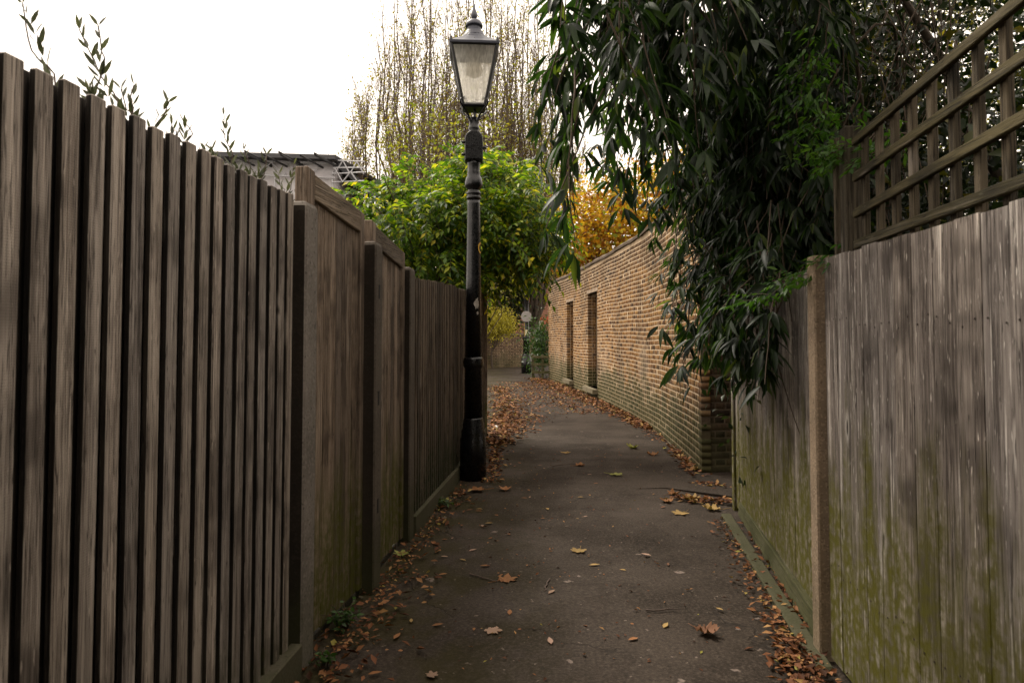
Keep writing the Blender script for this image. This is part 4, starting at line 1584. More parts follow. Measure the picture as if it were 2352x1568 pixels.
P_ = lambda x, y, Y: tuple(at(x, y, Y))
spray(P_(1985, 545, 3.05), P_(1720, 690, 3.7), .03, 14)
spray(P_(1960, 560, 3.1), P_(1790, 650, 3.5), .02, 10)
spray(P_(1850, 610, 3.6), P_(1700, 700, 3.9), .03, 9, .05)
for (x, y, Y, dx, dy) in ((1880, 20, 3.1, -60, 180), (1905, 60, 3.1, -50, 160), (1860, 130, 3.2, -40, 170), (1930, 150, 3.1, -70, 160), (1900, 230, 3.2, -50, 120), (1980, 210, 3.0, -60, 150), (2010, 300, 2.95, -120, 60), (2060, 260, 2.9, -60, 110), (2090, 300, 2.8, -120, 70), (1990, 340, 3.1, -110, 40), (2040, 340, 2.9, -120, 20)):
    spray(P_(x, y, Y), P_(x + dx, y + dy, Y + .15), .02, 8, .042)
jP, jD, jU, jL = map(np.array, (jP, jD, jU, jL))
leaves_split(js, "jasmine_leaf", JT, JAS, jP, jD, jU, jL, 120, (1700, 0, 2352, 720))
stems("stem", js, jl, VINE, 4, 'stuff')

# ---- evergreen thicket behind the trellis, sky glinting through
EVG = leaf_mat("evergreen shrub leaf", [(0, (.005, .011, .004)), (.5, (.011, .022, .006)), (.85, (.022, .036, .008)), (.95, (.10, .09, .013)), (1, (.16, .13, .02))], trans=.25, rough=.4, tint=1.8)
TQ = tpl_quad(.5, .3, .15)


def shrub(name, label, cat, blobs, mat, lsize, n, base, trunk=None, tpl=TQ, up=.5, bark=BARK, group=None, shell=.35, seed=0, lump=.22, crown="crown", nlimb=8, singles=0, box=None):
    t = thing(name, label, cat, base, 0, group)
    tot = sum(r[0] * r[1] * r[2] for c, r in blobs)
    PP, NN = [], []
    for i, (c, r) in enumerate(blobs):
        k = int(n * r[0] * r[1] * r[2] / tot) + 1
        P, N = blob_points(k, c, r, shell, lump, seed + i * 13)
        # gather leaves into clumps
        g = np.random.default_rng(seed + 77 + i)
        nc = max(12, k // 28)
        ci = g.integers(0, k, nc)
        near = g.integers(0, nc, k)
        P = lerp(P, P[ci[near]] + g.normal(size=(k, 3)) * lsize * 2.6, (g.random(k) < .65)[:, None] * .92)
        PP.append(P); NN.append(N)
    P, N = np.concatenate(PP), np.concatenate(NN)
    keep = P[:, 2] > .03
    P, N = P[keep], N[keep]
    D = N * .5 + rand_dirs(len(P)) * .8 + np.array([0, 0, -.15])
    U = np.array([0, 0, up]) + N * .5 + rand_dirs(len(P)) * .6
    L = lsize * rng.uniform(.65, 1.3, len(P))
    if singles:
        leaves_split(t, name + "_leaf", tpl, mat, P, D, U, L, singles, box, bulk=crown)
    else:
        v, f = scatter(tpl, P, D, U, L)
        foliage(crown, t, v, f, mat, None)
    lines = []
    g = np.random.default_rng(seed + 5)
    b = np.array(base)
    r0 = trunk or .05
    ct = np.array(blobs[0][0])
    tr_top = lerp(b, ct, .6)
    lines.append(([b + (0, 0, -.04), lerp(b, tr_top, .5) + g.normal(size=3) * .08, tr_top], [r0, r0 * .85, r0 * .6]))
    for k in range(nlimb):
        c, r = blobs[g.integers(0, len(blobs))]
        e = np.array(c) + g.normal(size=3) * np.array(r) * .45
        m_ = lerp(tr_top, e, .5) + g.normal(size=3) * .15
        lines.append(([lerp(b, tr_top, g.uniform(.6, 1)), m_, e], [r0 * .5, r0 * .3, r0 * .1]))
    v, f = tubes(lines, 6)
    o = obj("trunk", np_mesh("trunk", v, f, True), bark, t)
    o.matrix_basis = t.matrix_basis.inverted()
    return t


shrub("evergreen_shrub", "dark small-leaved evergreen thicket behind the trellis with sky glinting through", "shrub",
      [((3.3, 4.2, 3.6), (1.5, 2.0, 2.4)), ((3.2, 2.6, 2.6), (1.1, 1.3, 2.0)), ((4.3, 6.5, 3.6), (2.0, 2.2, 2.6))], EVG, .064, 46000, (3.3, 4.2, -.03), .09, seed=11, up=.3)
shrub("evergreen_shrub", "dense dark hedge low behind the greenish fence", "shrub",
      [((2.75, 4.8, 1.5), (.75, 2.0, 1.7)), ((2.75, 6.1, 3.6), (.95, 1.1, 1.7)), ((2.5, 2.7, 1.2), (.75, 1.2, 1.3)), ((3.3, 7.0, 2.0), (.9, .9, 2.2))], EVG, .085, 34000, (2.8, 4.6, -.03), .07, seed=23, up=.3, shell=.1)
shrub("yellowing_tree", "yellowing broadleaf tree far behind the evergreen thicket", "tree",
      [((7.5, 12.5, 5.5), (2.6, 2.5, 3.2))], leaf_mat("yellowing leaf", [(0, (.10, .09, .012)), (.5, (.22, .17, .02)), (1, (.16, .19, .03))], .5, .5, 1.2), .11, 9000, (7.5, 12.5, -.03), .16, seed=29, nlimb=20)

# ---- unseen evergreens added behind the camera to shade the near fences and path
shrub("evergreen_tree", "unseen evergreen added behind the camera to shade the near end of the path", "tree",
      [((-1.5, -5.2, 5.2), (4.6, 2.6, 4.8)), ((3.2, -5.0, 4.6), (3.6, 2.8, 4.2)), ((-4.8, -4.0, 3.4), (2.4, 2.4, 3.2)), ((0, -5.5, 1.6), (3, 1.2, 1.6)), ((-.5, -3.0, 7.2), (5.5, 2.2, 1.8))], EVG, .34, 12000, (-1.2, -5.4, -.03), .25, seed=31, up=.3, shell=.2)

# ---- wisteria mass over the fence beside the lamp
WIS = leaf_mat("wisteria leaf", [(0, (.025, .06, .008)), (.3, (.05, .11, .010)), (.6, (.11, .19, .012)), (.8, (.22, .30, .016)), (.93, (.38, .40, .025)), (1, (.52, .42, .03))], trans=.48, rough=.45, tint=1.55)
WT = tpl_quad(.42, .25, .12)
wi = thing("wisteria", "broad green wisteria with feathery leaves spilling over the fence behind the lamp", "wisteria", (-1.3, 9.4, 0))
wz = [((-1.15, 9.7, 3.0), (1.05, 1.1, .78), 860), ((-.25, 9.5, 3.18), (.80, 1.0, .70), 700), ((.14, 9.7, 2.92), (.46, .9, .42), 380), ((-.85, 9.4, 2.45), (.8, .7, .5), 300), ((-.5, 9.6, 3.7), (.45, .6, .40), 190), ((-1.75, 9.9, 3.0), (.5, .8, .5), 220)]
wP, wN = [], []
for i, (c, r, n) in enumerate(wz):
    P, N = blob_points(n, c, r, .6, .25, 300 + i)
    ci = rng.integers(0, n, max(8, n // 13))
    near = rng.integers(0, len(ci), n)
    P = np.where((rng.random(n) < .8)[:, None], P[ci[near]] + rng.normal(size=(n, 3)) * np.array([.13, .13, .08]), P)
    wP.append(P); wN.append(N)
wP, wN = np.concatenate(wP), np.concatenate(wN)
k_ = ~((wP[:, 2] < 2.2) & (wP[:, 0] < -.35))
wP, wN = wP[k_], wN[k_]
D = wN * np.array([1, 1, .4]) + np.array([0, -.15, -.05]) + .45 * rng.normal(size=wP.shape)
U = np.array([0, 0, 1.0]) + wN * .5 + .25 * rng.normal(size=wP.shape)
lp, ld, lu, ll, lines = compound_leaves(wP, D, U, rng.uniform(.30, .44, len(wP)), 11, .29)
leaves_split(wi, "wisteria_leaflet", WT, WIS, lp, ld, lu, ll, 280, (810, 330, 1290, 640), name="leaf")
stems("leaf_stalks", wi, lines, VINE, 3, 'stuff')
tl = []
for k in range(9):
    b = np.array([rng.uniform(-1.9, .2), rng.uniform(9.0, 10.2), rng.uniform(2.6, 3.8)])
    pts = smooth_path([(-1.3 + .05 * k, 9.5, -.03), (-1.25, 9.5 + .03 * k, 1.4), tuple(lerp(np.array([-1.2, 9.5, 2.3]), b, .4)), tuple(b)], .15)
    tl.append((pts, list(np.linspace(.04, .008, len(pts)))))
stems("trunk", wi, tl, BARK, 6)
# long loose shoots
sp = []
for (x, y, dx, dy) in ((930, 400, 70, 60), (1000, 500, 40, 55), (1190, 470, 50, 70), (870, 470, 25, 60)):
    a, b = np.array(at(x, y, 8.7)), np.array(at(x + dx, y + dy, 8.6))
    sp.append((smooth_path([a, lerp(a, b, .5) + np.array([-.03, 0, -.05]), b], .05), None))
sp = [(p, [.003] * len(p)) for p, _ in sp]
stems("loose_shoot", wi, sp, VINE, 4)

# ---- upright bare trees against the sky
POPL = leaf_mat("yellow-green autumn leaf", [(0, (.15, .10, .015)), (.3, (.28, .19, .02)), (.6, (.24, .24, .025)), (1, (.38, .34, .04))], trans=.5, rough=.5, tint=1.25)


def upright_tree(label, base, h, spread, seed, nl, lean=0.0):
    g = np.random.default_rng(seed)
    t = thing("poplar_tree", label, "tree", tuple(base), 0, "upright half-bare trees against the sky")
    b = np.array(base)
    limbs, twigs, LP, LD = [], [], [], []
    limbs.append(([b + (0, 0, -.05), b + (0, 0, 1.5), b + (0, 0, 3.2)], [.34, .28, .22]))
    for i in range(nl):
        a = i * 2.39996 + g.uniform(-.3, .3)
        out = spread * math.sqrt((i + .5) / nl)
        hh = h * (1 - .52 * (out / spread) ** 2) * g.uniform(.86, 1.04)
        z0 = g.uniform(1.2, 3.2)
        p0 = b + np.array([0, 0, z0])
        dx, dy = math.cos(a) * out + lean * out, math.sin(a) * out
        pts = []
        for k in range(9):
            u = k / 8
            sw = min(1, u * 1.6) ** .75
            pts.append(p0 + np.array([dx * sw + g.normal() * .09, dy * sw + g.normal() * .09, (hh - z0) * u]))
        pts = np.array(pts)
        limbs.append((pts, list(np.linspace(.085, .012, 9))))
        nsh = 34
        for k in range(nsh):
            u = g.uniform(.16, .97)
            j = min(7, int(u * 8))
            q = lerp(pts[j], pts[j + 1], u * 8 - j)
            ln = g.uniform(1.3, 4.2) * (1.1 - .5 * u)
            aa = g.uniform(0, 6.28)
            d = np.array([math.cos(aa) * .40, math.sin(aa) * .40, 1.0])
            sp_ = [q]
            for m_ in range(4):
                d = d * np.array([.90, .90, 1]) + g.normal(size=3) * .06
                sp_.append(sp_[-1] + d / np.linalg.norm(d) * ln / 4)
            twigs.append((sp_, [.012, .011, .009, .008, .006]))
            for m_ in range(2):
                q2 = sp_[g.integers(1, 4)]
                aa = g.uniform(0, 6.28)
                d2 = np.array([math.cos(aa) * .45, math.sin(aa) * .45, .9])
                l2_ = g.uniform(.3, .9)
                e = q2 + d2 * l2_
                twigs.append(([q2, lerp(q2, e, .5) + g.normal(size=3) * .03, e], [.009, .008, .006]))
            dens = 20 if sp_[0][2] < h * .55 else 9
            for m_ in range(g.integers(2, dens + 6)):
                q2 = sp_[g.integers(0, 5)] + g.normal(size=3) * .16
                LP.append(q2); LD.append(g.normal(size=3))
    stems("trunk", t, limbs, BARK, 5)
    stems("twigs", t, twigs, TWIG, 3, 'stuff')
    LP, LD = np.array(LP), np.array(LD)
    v, f = scatter(tpl_quad(.75, .2, .1), LP, LD, rand_dirs(len(LP)), g.uniform(.07, .15, len(LP)))
    foliage("crown", t, v, f, POPL, None)
    return t


PY = 34.0
upright_tree("broad half-bare tree with fanning upright twigs beyond the scaffolded building", (at(955, 700, PY).x, PY, 0), 21.0, 3.5, 41, 52, -.03)
upright_tree("tall half-bare upright tree right behind the lamp lantern", (at(1110, 700, PY + 1).x, PY + 1, 0), 23.0, 2.8, 43, 38)
upright_tree("half-bare upright tree between lantern and the dark climber", (at(1225, 700, PY + 2).x, PY + 2, 0), 21.5, 2.7, 47, 32)

# yellow-green saplings rising from behind the wisteria
YG = leaf_mat("yellow-green sapling leaf", [(0, (.12, .14, .015)), (.5, (.20, .22, .022)), (1, (.30, .25, .03))], trans=.5, rough=.5, tint=1.3)
shrub("maple_sapling", "yellow-green sapling showing above the wisteria", "tree",
      [(tuple(at(1010, 330, 15)), (1.5, 1.2, 1.3)), (tuple(at(1200, 400, 15)), (1.3, 1.0, .9)), (tuple(at(1090, 280, 15)), (1.0, .8, 1.1))], YG, .10, 900, (at(1060, 700, 15).x, 15, -.03), .06, seed=53, shell=.0, lump=.35, nlimb=16)

# ---- orange autumn tree behind the brick wall
ORG = leaf_mat("orange autumn leaf", [(0, (.16, .06, .012)), (.25, (.36, .15, .016)), (.5, (.50, .26, .02)), (.75, (.56, .40, .035)), (.9, (.30, .30, .03)), (1, (.16, .19, .025))], trans=.55, rough=.55, tint=1.25)
shrub("maple_tree", "orange autumn maple behind the top of the brick wall", "tree",
      [((4.3, 24.5, 5.4), (2.3, 2.4, 2.3)), ((6.6, 22.5, 5.6), (2.4, 2.4, 2.6)), ((2.7, 25.5, 4.5), (1.3, 1.6, 1.4)), ((2.9, 26.0, 6.2), (1.6, 1.5, 1.2))], ORG, .15, 22000, (4.4, 24.5, -.03), .15, seed=61, tpl=tpl_quad(.85, .25, .1), nlimb=24, lump=.3)
shrub("brown_shrub", "brown and green shrub hanging beside the end of the brick wall", "shrub",
      [((1.75, 27.6, 4.5), (1.4, 1.0, .85)), ((.55, 29.0, 4.9), (1.3, 1.0, .9))], leaf_mat("bronze leaf", [(0, (.05, .045, .010)), (.5, (.10, .075, .014)), (1, (.20, .11, .02))], .4, .5), .10, 5200, (2.9, 28, -.03), .05, seed=67, nlimb=5)

# ---- far end: dark evergreen, golden shrub, laurel, leaning stem
shrub("evergreen_tree", "big dark ivy-clad evergreen filling the far end of the path", "tree",
      [((-1.6, 35.5, 4.6), (3.0, 1.6, 3.0)), ((-.25, 36.0, 4.6), (1.05, 1.4, 2.4)), ((-3.5, 34.0, 3.0), (2.2, 1.5, 2.8)), ((-.1, 35.2, 1.9), (.75, .8, 1.8))], EVG, .17, 24000, (-1.2, 35.5, -.03), .3, seed=71, nlimb=14)
GOLD = leaf_mat("golden variegated leaf", [(0, (.22, .20, .02)), (.5, (.48, .41, .04)), (1, (.62, .54, .09))], .35, .5, 1.1)
shrub("golden_shrub", "golden yellow shrub over the low far brick wall", "shrub",
      [((-.85, 30.6, 2.05), (.75, .6, .62)), ((-.35, 30.9, 2.0), (.45, .45, .45))], GOLD, .10, 5200, (-.9, 31.4, -.03), .05, seed=73)
LAU = leaf_mat("laurel leaf", [(0, (.02, .05, .010)), (.5, (.035, .085, .014)), (1, (.06, .13, .018))], .25, .3, 1.6, .5)
shrub("laurel_bush", "glossy green laurel bush at the far end of the tall brick wall", "bush",
      [((1.02, 24.35, 1.10), (.25, .42, .80)), ((1.17, 24.6, 1.25), (.28, .42, .75))], LAU, .12, 3000, (1.1, 24.4, -.03), .03, seed=79, lump=.12, nlimb=4, tpl=leaf_tpl(.36, 2, .2, .12))
lt_ = shrub("leaning_tree", "leaning pale stem with sparse yellow-green leaves past the end of the fence", "tree",
            [(tuple(at(1150, 640, 13.0)), (.42, .4, .40)), (tuple(at(1135, 655, 12.5)), (.25, .3, .35))], YG, .075, 420, (-1.15, 12.9, -.03), .03, seed=83, shell=.1, nlimb=5)
A_, B_ = at(1100, 705, 13), at(1168, 622, 13)
stems("stem", lt_, [(smooth_path([(-1.15, 12.9, -.03), (-1.0, 12.95, 1.2), tuple(A_), tuple(lerp(A_, B_, .5)), tuple(B_)], .1), None)] and
      [(smooth_path([(-1.15, 12.9, -.03), (-1.0, 12.95, 1.2), tuple(A_), tuple(lerp(A_, B_, .5)), tuple(B_)], .1), [.06] * len(smooth_path([(-1.15, 12.9, -.03), (-1.0, 12.95, 1.2), tuple(A_), tuple(lerp(A_, B_, .5)), tuple(B_)], .1)))], BARK_P, 7)

# ---- olive sprigs behind the picket fence
OLV = leaf_mat("olive leaf", [(0, (.055, .062, .040)), (.5, (.095, .105, .070)), (1, (.15, .16, .11))], trans=.3, rough=.5, tint=1.0)
OT = leaf_tpl(.25, 3, .2, .08, 1.0, .45)
ol = thing("olive_tree", "grey-green olive sprigs poking above the picket fence", "olive tree", (-1.75, 2.3, 0))
oP, oD, oU, oL, oln = [], [], [], [], []
for (tx, ty, bx_, by_, Y) in ((52, 8, 128, 205, 1.95), (182, 68, 268, 268, 2.05), (226, 60, 232, 175, 2.05), (214, 225, 236, 265, 2.0), (308, 196, 300, 290, 2.15), (278, 205, 296, 290, 2.1), (385, 236, 345, 305, 2.35), (392, 275, 400, 325, 2.5), (426, 285, 422, 335, 2.5), (515, 265, 530, 380, 3.0), (487, 345, 505, 395, 2.9),
                            (560, 345, 575, 420, 3.2), (612, 355, 590, 425, 3.2), (470, 340, 478, 380, 2.8), (675, 378, 655, 455, 3.6), (640, 400, 650, 455, 3.6), (690, 440, 672, 465, 3.6), (205, 205, 222, 250, 2.0), (545, 385, 552, 410, 3.0), (595, 400, 585, 430, 3.2)):
    Y -= .12
    tip = np.array(at(tx, ty, Y)); bs = np.array(at(bx_, by_, Y))
    root = np.array([-1.75 + (tip[0] + 1.1) * .3, 2.3 + (Y - 2.3) * .4, 1.2])
    pts = smooth_path([root, lerp(root, bs, .7), bs, lerp(bs, tip, .5) + rng.normal(size=3) * .012, tip], .03)
    oln.append((pts, list(np.linspace(.006, .0018, len(pts)))))
    seg = (tip - bs); ln = np.linalg.norm(seg); seg = seg / ln
    nn_ = max(4, int(ln / .030))
    for k in range(nn_ + 1):
        q = lerp(bs, tip, k / nn_)
        for sgn in (1, -1):
            a = k * 1.57 + rng.normal() * .4
            side = np.array([math.cos(a), math.sin(a) * .6, 0]) * sgn
            oP.append(q); oD.append(seg * .9 + side * .7 + np.array([0, 0, .1])); oU.append(rng.normal(size=3) + np.array([0, -.5, .3])); oL.append(rng.uniform(.048, .072) * (1 - .25 * k / nn_))
oP, oD, oU, oL = map(np.array, (oP, oD, oU, oL))
leaves_split(ol, "olive_leaf", OT, OLV, oP, oD, oU, oL, 290, (0, 0, 800, 480))
oln.append(([(-1.75, 2.3, -.03), (-1.74, 2.3, .7), (-1.75, 2.3, 1.25)], [.03, .026, .02]))
stems("branches", ol, oln, TWIG, 5, 'stuff')

# ------------------------------------------------------------------ fallen leaves
DEAD = leaf_mat("dead leaf", [(0, (.045, .018, .008)), (.3, (.12, .044, .018)), (.55, (.21, .084, .036)), (.8, (.33, .15, .065)), (.95, (.44, .25, .10)), (1, (.30, .27, .055))], trans=.12, rough=.7, tint=1.0, spec=.2)


def litter(name, label, polys, seed):
    """loose small leaves lying in drifts"""
    g = np.random.default_rng(seed)
    P, D, U, L = [], [], [], []
    for (pts, n, size, pile, edge) in polys:
        # pts: centre-line (x,y,halfwidth)
        q = np.array(pts)
        s = g.uniform(0, len(q) - 1.001, n)
        i = s.astype(int); t = (s - i)[:, None]
        c = lerp(q[i], q[i + 1], t)
        off = g.normal(size=n) * c[:, 2] * .55 if edge == 0 else edge * (np.abs(g.normal(size=n)) * c[:, 2] * .55)
        x = c[:, 0] + off; y = c[:, 1] + g.normal(size=n) * .05
        zz_ = np.array([pz(a, b) if b < 12 else 0.004 for a, b in zip(x[:1], y[:1])])
        z = np.interp(y, [0, 12, 40], [.004, .004, .006]) + np.abs(g.normal(size=n)) * pile + .003
        P.append(np.stack([x, y, z], 1))
        a = g.uniform(0, 6.28, n)
        D.append(np.stack([np.cos(a), np.sin(a), g.normal(size=n) * .22], 1))
        U.append(np.stack([g.normal(size=n) * .4, g.normal(size=n) * .4, np.ones(n)], 1))
        L.append(size * g.uniform(.5, 1.35, n))
    P, D, U, L = map(np.concatenate, (P, D, U, L))
    v, f = scatter(tpl_quad(.5, .6, -.12), P, D, U, L)
    v[:, 2] = np.maximum(v[:, 2], .003 + .002 * np.sin(np.arange(len(v))))
    o = obj(name, np_mesh(name, v, f), DEAD)
    tag(o, label, "leaf litter", kind='stuff')


litter("leaf_litter", "loose brown leaves gathered along the foot of the left fences and gates", [
    ([(-.80, 2.3, .22), (-.78, 3.2, .26), (-.68, 4.2, .20), (-.60, 5.3, .16), (-.42, 6.6, .14)], 360, .05, .010, 0),
    ([(-.86, 2.6, .10), (-.80, 3.6, .12), (-.68, 5.0, .08), (-.5, 6.9, .08)], 560, .03, .006, 0),
    ([(-.22, 7.0, .12), (-.22, 8.5, .12), (-.18, 9.6, .2)], 420, .05, .012, 0)], 201)
litter("leaf_litter", "deep drift of russet leaves on the verge past the lamp post", [
    ([(-.2, 9.4, .22), (-.12, 11, .32), (-.1, 13, .38), (-.2, 16, .30), (-.4, 20, .32)], 2200, .075, .020, 0),
    ([(.1, 10.5, .3), (.2, 13, .5), (.3, 17, .6), (.3, 22, .7)], 1300, .06, .004, 0)], 203)
litter("leaf_litter", "russet leaves banked along the foot of the curving brick wall", [
    ([(2.22, 11.0, .15), (2.15, 13.1, .30), (1.78, 16, .42), (1.32, 20.0, .4), (.85, 23.5, .30)], 3900, .075, .016, 0),
    ([(2.15, 9.6, .10), (2.2, 12, .2)], 260, .05, .006, 0),
    ([(1.4, 13, .5), (1.0, 17, .6), (.5, 22, .6)], 1300, .06, .004, 0)], 207)
litter("leaf_litter", "dark wet leaves heaped at the near end of the concrete edging", [
    ([(1.34, 3.35, .08), (1.27, 2.9, .14), (1.22, 2.5, .18), (1.18, 2.1, .2)], 720, .05, .014, 0),
    ([(1.70, 5.6, .09), (1.55, 4.6, .10), (1.42, 3.8, .10), (1.36, 3.3, .1)], 420, .04, .007, 0),
    ([(1.86, 5.5, .025), (1.62, 4.2, .025), (1.52, 3.5, .025)], 150, .045, .006, 0)], 211)
litter("leaf_litter", "scattered leaves and stalks in front of the brick pier and side entrance", [
    ([(1.95, 7.3, .12), (2.08, 8.3, .10), (2.18, 9.3, .08)], 260, .07, .014, 0),
    ([(1.5, 6.35, .08), (1.75, 6.25, .10), (1.95, 6.2, .08)], 200, .055, .008, 0),
    ([(1.85, 6.95, .08), (2.1, 6.85, .06)], 70, .05, .004, 0),
    ([(.1, 2.3, 1.2), (.15, 4, 1.1), (.4, 6, 1.1), (.7, 9, 1.1)], 460, .024, .0, 0)], 213)


def maple_mesh(seed, curl=.12, crumple=0.0):
    g = np.random.default_rng(seed)
    tips = [(0, .52), (50, .50), (-50, .50), (105, .40), (-105, .40), (150, .2), (-150, .2)]
    pts = []
    for a in np.linspace(-180, 180, 57)[:-1]:
        r = .27
        for ta, tr_ in tips:
            d = abs((a - ta + 180) % 360 - 180)
            r = max(r, tr_ * max(0, 1 - d / 40) ** .7 + .06 * (d < 30))
        r *= g.uniform(.86, 1.08)
        x, y = r * math.sin(R(a)), r * math.cos(R(a))
        pts.append((x, y))
    V = [(0, 0, 0.0)]
    for ring in (.5, 1.0):
        for (x, y) in pts:
            x2, y2 = x * ring, y * ring
            z = curl * (abs(x2) ** 1.5 * 1.6 + .5 * y2 * y2) + g.normal() * (.012 + crumple * .10) * ring + .02 * math.cos(6 * math.atan2(x2, y2)) * ring
            if crumple: x2 *= 1 - crumple * .35; y2 *= 1 - crumple * .25 * math.sin(9 * x2)
            V.append((x2, y2, z + crumple * .25 * (x2 * x2 + y2 * y2) * 4))
    n = len(pts)
    mz = min(v[2] for v in V)
    V = [(x, y, z - mz + .004) for x, y, z in V]
    T = [(0, 1 + i, 1 + (i + 1) % n) for i in range(n)]
    Q = [(1 + i, 1 + n + i, 1 + n + (i + 1) % n, 1 + (i + 1) % n) for i in range(n)]
    return np_mesh("fallen_leaf", V, [np.array(T), np.array(Q)], True)


def leafcol(name, c):
    return leaf_mat(name, [(0, tuple(k * .8 for k in c)), (1, tuple(k * 1.15 for k in c))], .1, .7, 1.0, .2)


LB = leafcol("brown maple leaf", (.30, .135, .055))
LYl = leafcol("yellow brown leaf", (.40, .26, .10))
LG = leafcol("yellow green leaf", (.36, .36, .10))
LPk = leafcol("pale pinkish leaf", (.42, .27, .20))
LDk = leafcol("dark crumpled leaf", (.20, .095, .055))


def fallen(px, py, size, mat, label, seed, curl=.12, crumple=0.0, stalk=True, rz=None, group=None):
    p = gnd(px, py)
    t = thing("fallen_leaf", label, "leaf", (p.x, p.y, max(0, pz(p.x, p.y)) + .002), rz if rz is not None else random.uniform(0, 6.28), group)
    o = obj("blade", maple_mesh(seed, curl, crumple), mat, t)
    o.scale = (size, size, size)
    if stalk:
        v, f = tubes([([(0, -.12 * size, .03 * size), (.02 * size, -.4 * size, .02 * size), (.1 * size, -.78 * size, .05 * size)], [.012 * size] * 3)], 4)
        obj("stalk", np_mesh("stalk", v, f, True), mat, t)
    return t


fallen(1160, 1332, .155, LB, "large tan maple leaf with stalk lying flat on the path before the slotted post", 1, .10, rz=R(-65))
fallen(1330, 1265, .125, LYl, "yellow-brown maple leaf with upturned stalk in the middle of the path", 2, .15, rz=R(160))
fallen(1618, 1455, .15, LDk, "crumpled dark brown leaf on the path beside the concrete edging", 3, .30, .45, rz=R(200))
fallen(1130, 1447, .10, LPk, "pale pinkish flattened leaf pressed on the path", 4, .02, stalk=False)
fallen(990, 1551, .07, LPk, "small pale leaf pressed on the path near the picket fence end", 14, .02, stalk=False)
fallen(1022, 1152, .17, LG, "yellow-green maple leaf against the foot of the featheredge fence", 5, .2)
fallen(922, 1274, .14, LG, "pale green leaf at the foot of the shorter plank gate", 6, .2)
fallen(1412, 1090, .17, LG, "yellow-green leaf flat on the path level with the lamp base", 7, .1)
fallen(1455, 1030, .19, LG, "yellow-green leaf curled up near the foot of the brick wall", 8, .5, .3)
fallen(1330, 1070, .15, LB, "brown leaf on the path level with the front of the lamp base", 9, .3)
fallen(1100, 1125, .19, LB, "flat tan leaf just in front of the lamp base", 10, .1)
fallen(1160, 1124, .16, LB, "curled tan leaf on the path a step from the lamp base", 15, .3)
fallen(1298, 1040, .14, LYl, "pale thin leaf on the path past the lamp base", 16, .1)
fallen(1565, 1180, .16, LYl, "pale leaf by the raised patch at the side entrance", 11, .1)
for i, (x, y) in enumerate(((1500, 1045), (1560, 1050), (1600, 1080), (1530, 1152), (1590, 1150), (1570, 1030), (1520, 1000), (1640, 1170), (1598, 1060), (1545, 1135))):
    fallen(x, y, random.uniform(.13, .2), random.choice([LYl, LB, LYl]), "stalked yellow-brown leaf lying by the brick pier", 30 + i, random.uniform(.1, .5), random.uniform(0, .4), group="leaves by the brick pier")
SM = leaf_tpl(.42, 3, .5, -.12)
for i in range(64):
    y = 2.3 + 6.5 * random.random() ** 1.3
    x = lerp(np.interp(y, [2, 7, 10], [-.75, -.3, 0]), np.interp(y, [2, 6, 9], [1.15, 1.6, 2.0]), random.random() if i % 3 else random.random() ** 2 * .35)
    mt = random.choice([LB, LB, LYl, LPk, LDk])
    me = np_mesh("small_leaf", SM[0] * np.array([1, 1, .5]) + np.array([0, 0, .06]), SM[1], True)
    o = obj("fallen_leaf", me, mt, None, (x, y, max(0, pz(x, y)) + .001), (0, 0, random.uniform(0, 6.28)))
    sz = random.uniform(.035, .075)
    o.scale = (sz, sz, sz)
    tag(o, "small dry leaf lying loose on the open path", "leaf", "small leaves scattered on the path")
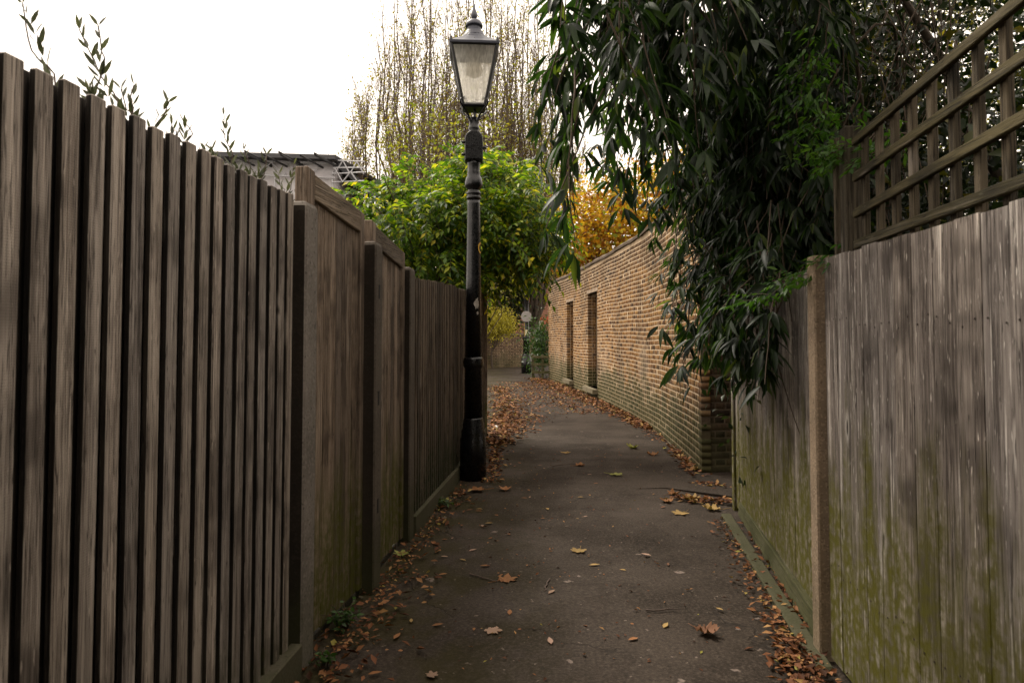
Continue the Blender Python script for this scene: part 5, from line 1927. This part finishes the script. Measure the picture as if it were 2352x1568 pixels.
for i, (a, b, lab) in enumerate((((1075, 1318), (1140, 1338), "thin dark twig on the path before the shorter gate"), ((1268, 1072), (1330, 1065), "slender pale twig on the path beyond the lamp"), ((1485, 1405), (1560, 1403), "straight dark stick on the path by the crumpled leaf"), ((1262, 1335), (1250, 1362), "short brown twig in the middle of the path"))):
    A_, B_ = gnd(*a), gnd(*b)
    n = 6
    pts = [lerp(A_, B_, k / n) + Vector((random.uniform(-.012, .012), random.uniform(-.012, .012), .010 + pz(A_.x, A_.y) * .5)) for k in range(n + 1)]
    v, f = tubes([(pts, [.005, .005, .0045, .004, .004, .003, .002])], 5)
    o = obj("twig", np_mesh("twig", v, f, True), TWIG)
    tag(o, lab, "twig", "twigs on the path")
p = gnd(1140, 985)
g_ = np.random.default_rng(9)
bm = bmesh.new(); bmesh.ops.create_icosphere(bm, subdivisions=2, radius=1)
for v_ in bm.verts: v_.co = Vector((v_.co.x * .085, v_.co.y * .05, max(0, v_.co.z * .03 + .022) )) * (1 + g_.normal() * .16)
me = bpy.data.meshes.new("litter"); bm.to_mesh(me); bm.free()
o = obj("paper_scrap", me, plain("crumpled white paper", (.7, .68, .66), .8), None, (p.x, p.y, 0))
tag(o, "crumpled scrap of white paper beside the leaf drift past the lamp", "litter")

# ---- small green weed at the foot of the first gate, and tufts
WEED = leaf_mat("weed leaf", [(0, (.03, .07, .012)), (1, (.06, .13, .02))], .35, .5, 1.3)
def weed(px, py, n, h, w_, label, seed, lsz=.035):
    g = np.random.default_rng(seed)
    b = gnd(px, py)
    t = thing("weed_plant", label, "weed", (b.x, b.y, 0))
    P, D, U, L, ln = [], [], [], [], []
    for i in range(n):
        e = np.array([b.x, b.y, 0]) + np.array([g.normal() * w_, g.normal() * w_, h * g.uniform(.3, 1)])
        ln.append(([np.array([b.x, b.y, -.01]) + g.normal(size=3) * .01 * np.array([1, 1, 0]), lerp(np.array([b.x, b.y, 0]), e, .6) + np.array([0, 0, .02]), e], [.002] * 3))
        for k in range(5):
            q = lerp(np.array([b.x, b.y, .01]), e, g.uniform(.4, 1))
            P.append(q); d = g.normal(size=3); d[2] *= .4; D.append(d); U.append(np.array([0, 0, 1.0]) + g.normal(size=3) * .3); L.append(lsz * g.uniform(.6, 1.3))
    leaves_split(t, "weed_leaf", JT, WEED, np.array(P), np.array(D), np.array(U), np.array(L), 40, (0, 0, 2352, 1568), 1.5)
    stems("stem", t, ln, VINE, 3, 'stuff')


weed(792, 1440, 26, .11, .055, "small leafy weed at the foot of the taller plank gate", 5)
weed(1010, 1165, 14, .09, .05, "low green weed at the foot of the featheredge fence", 6)
weed(745, 1530, 10, .07, .03, "tiny weed beside the speckled concrete post", 8, .03)
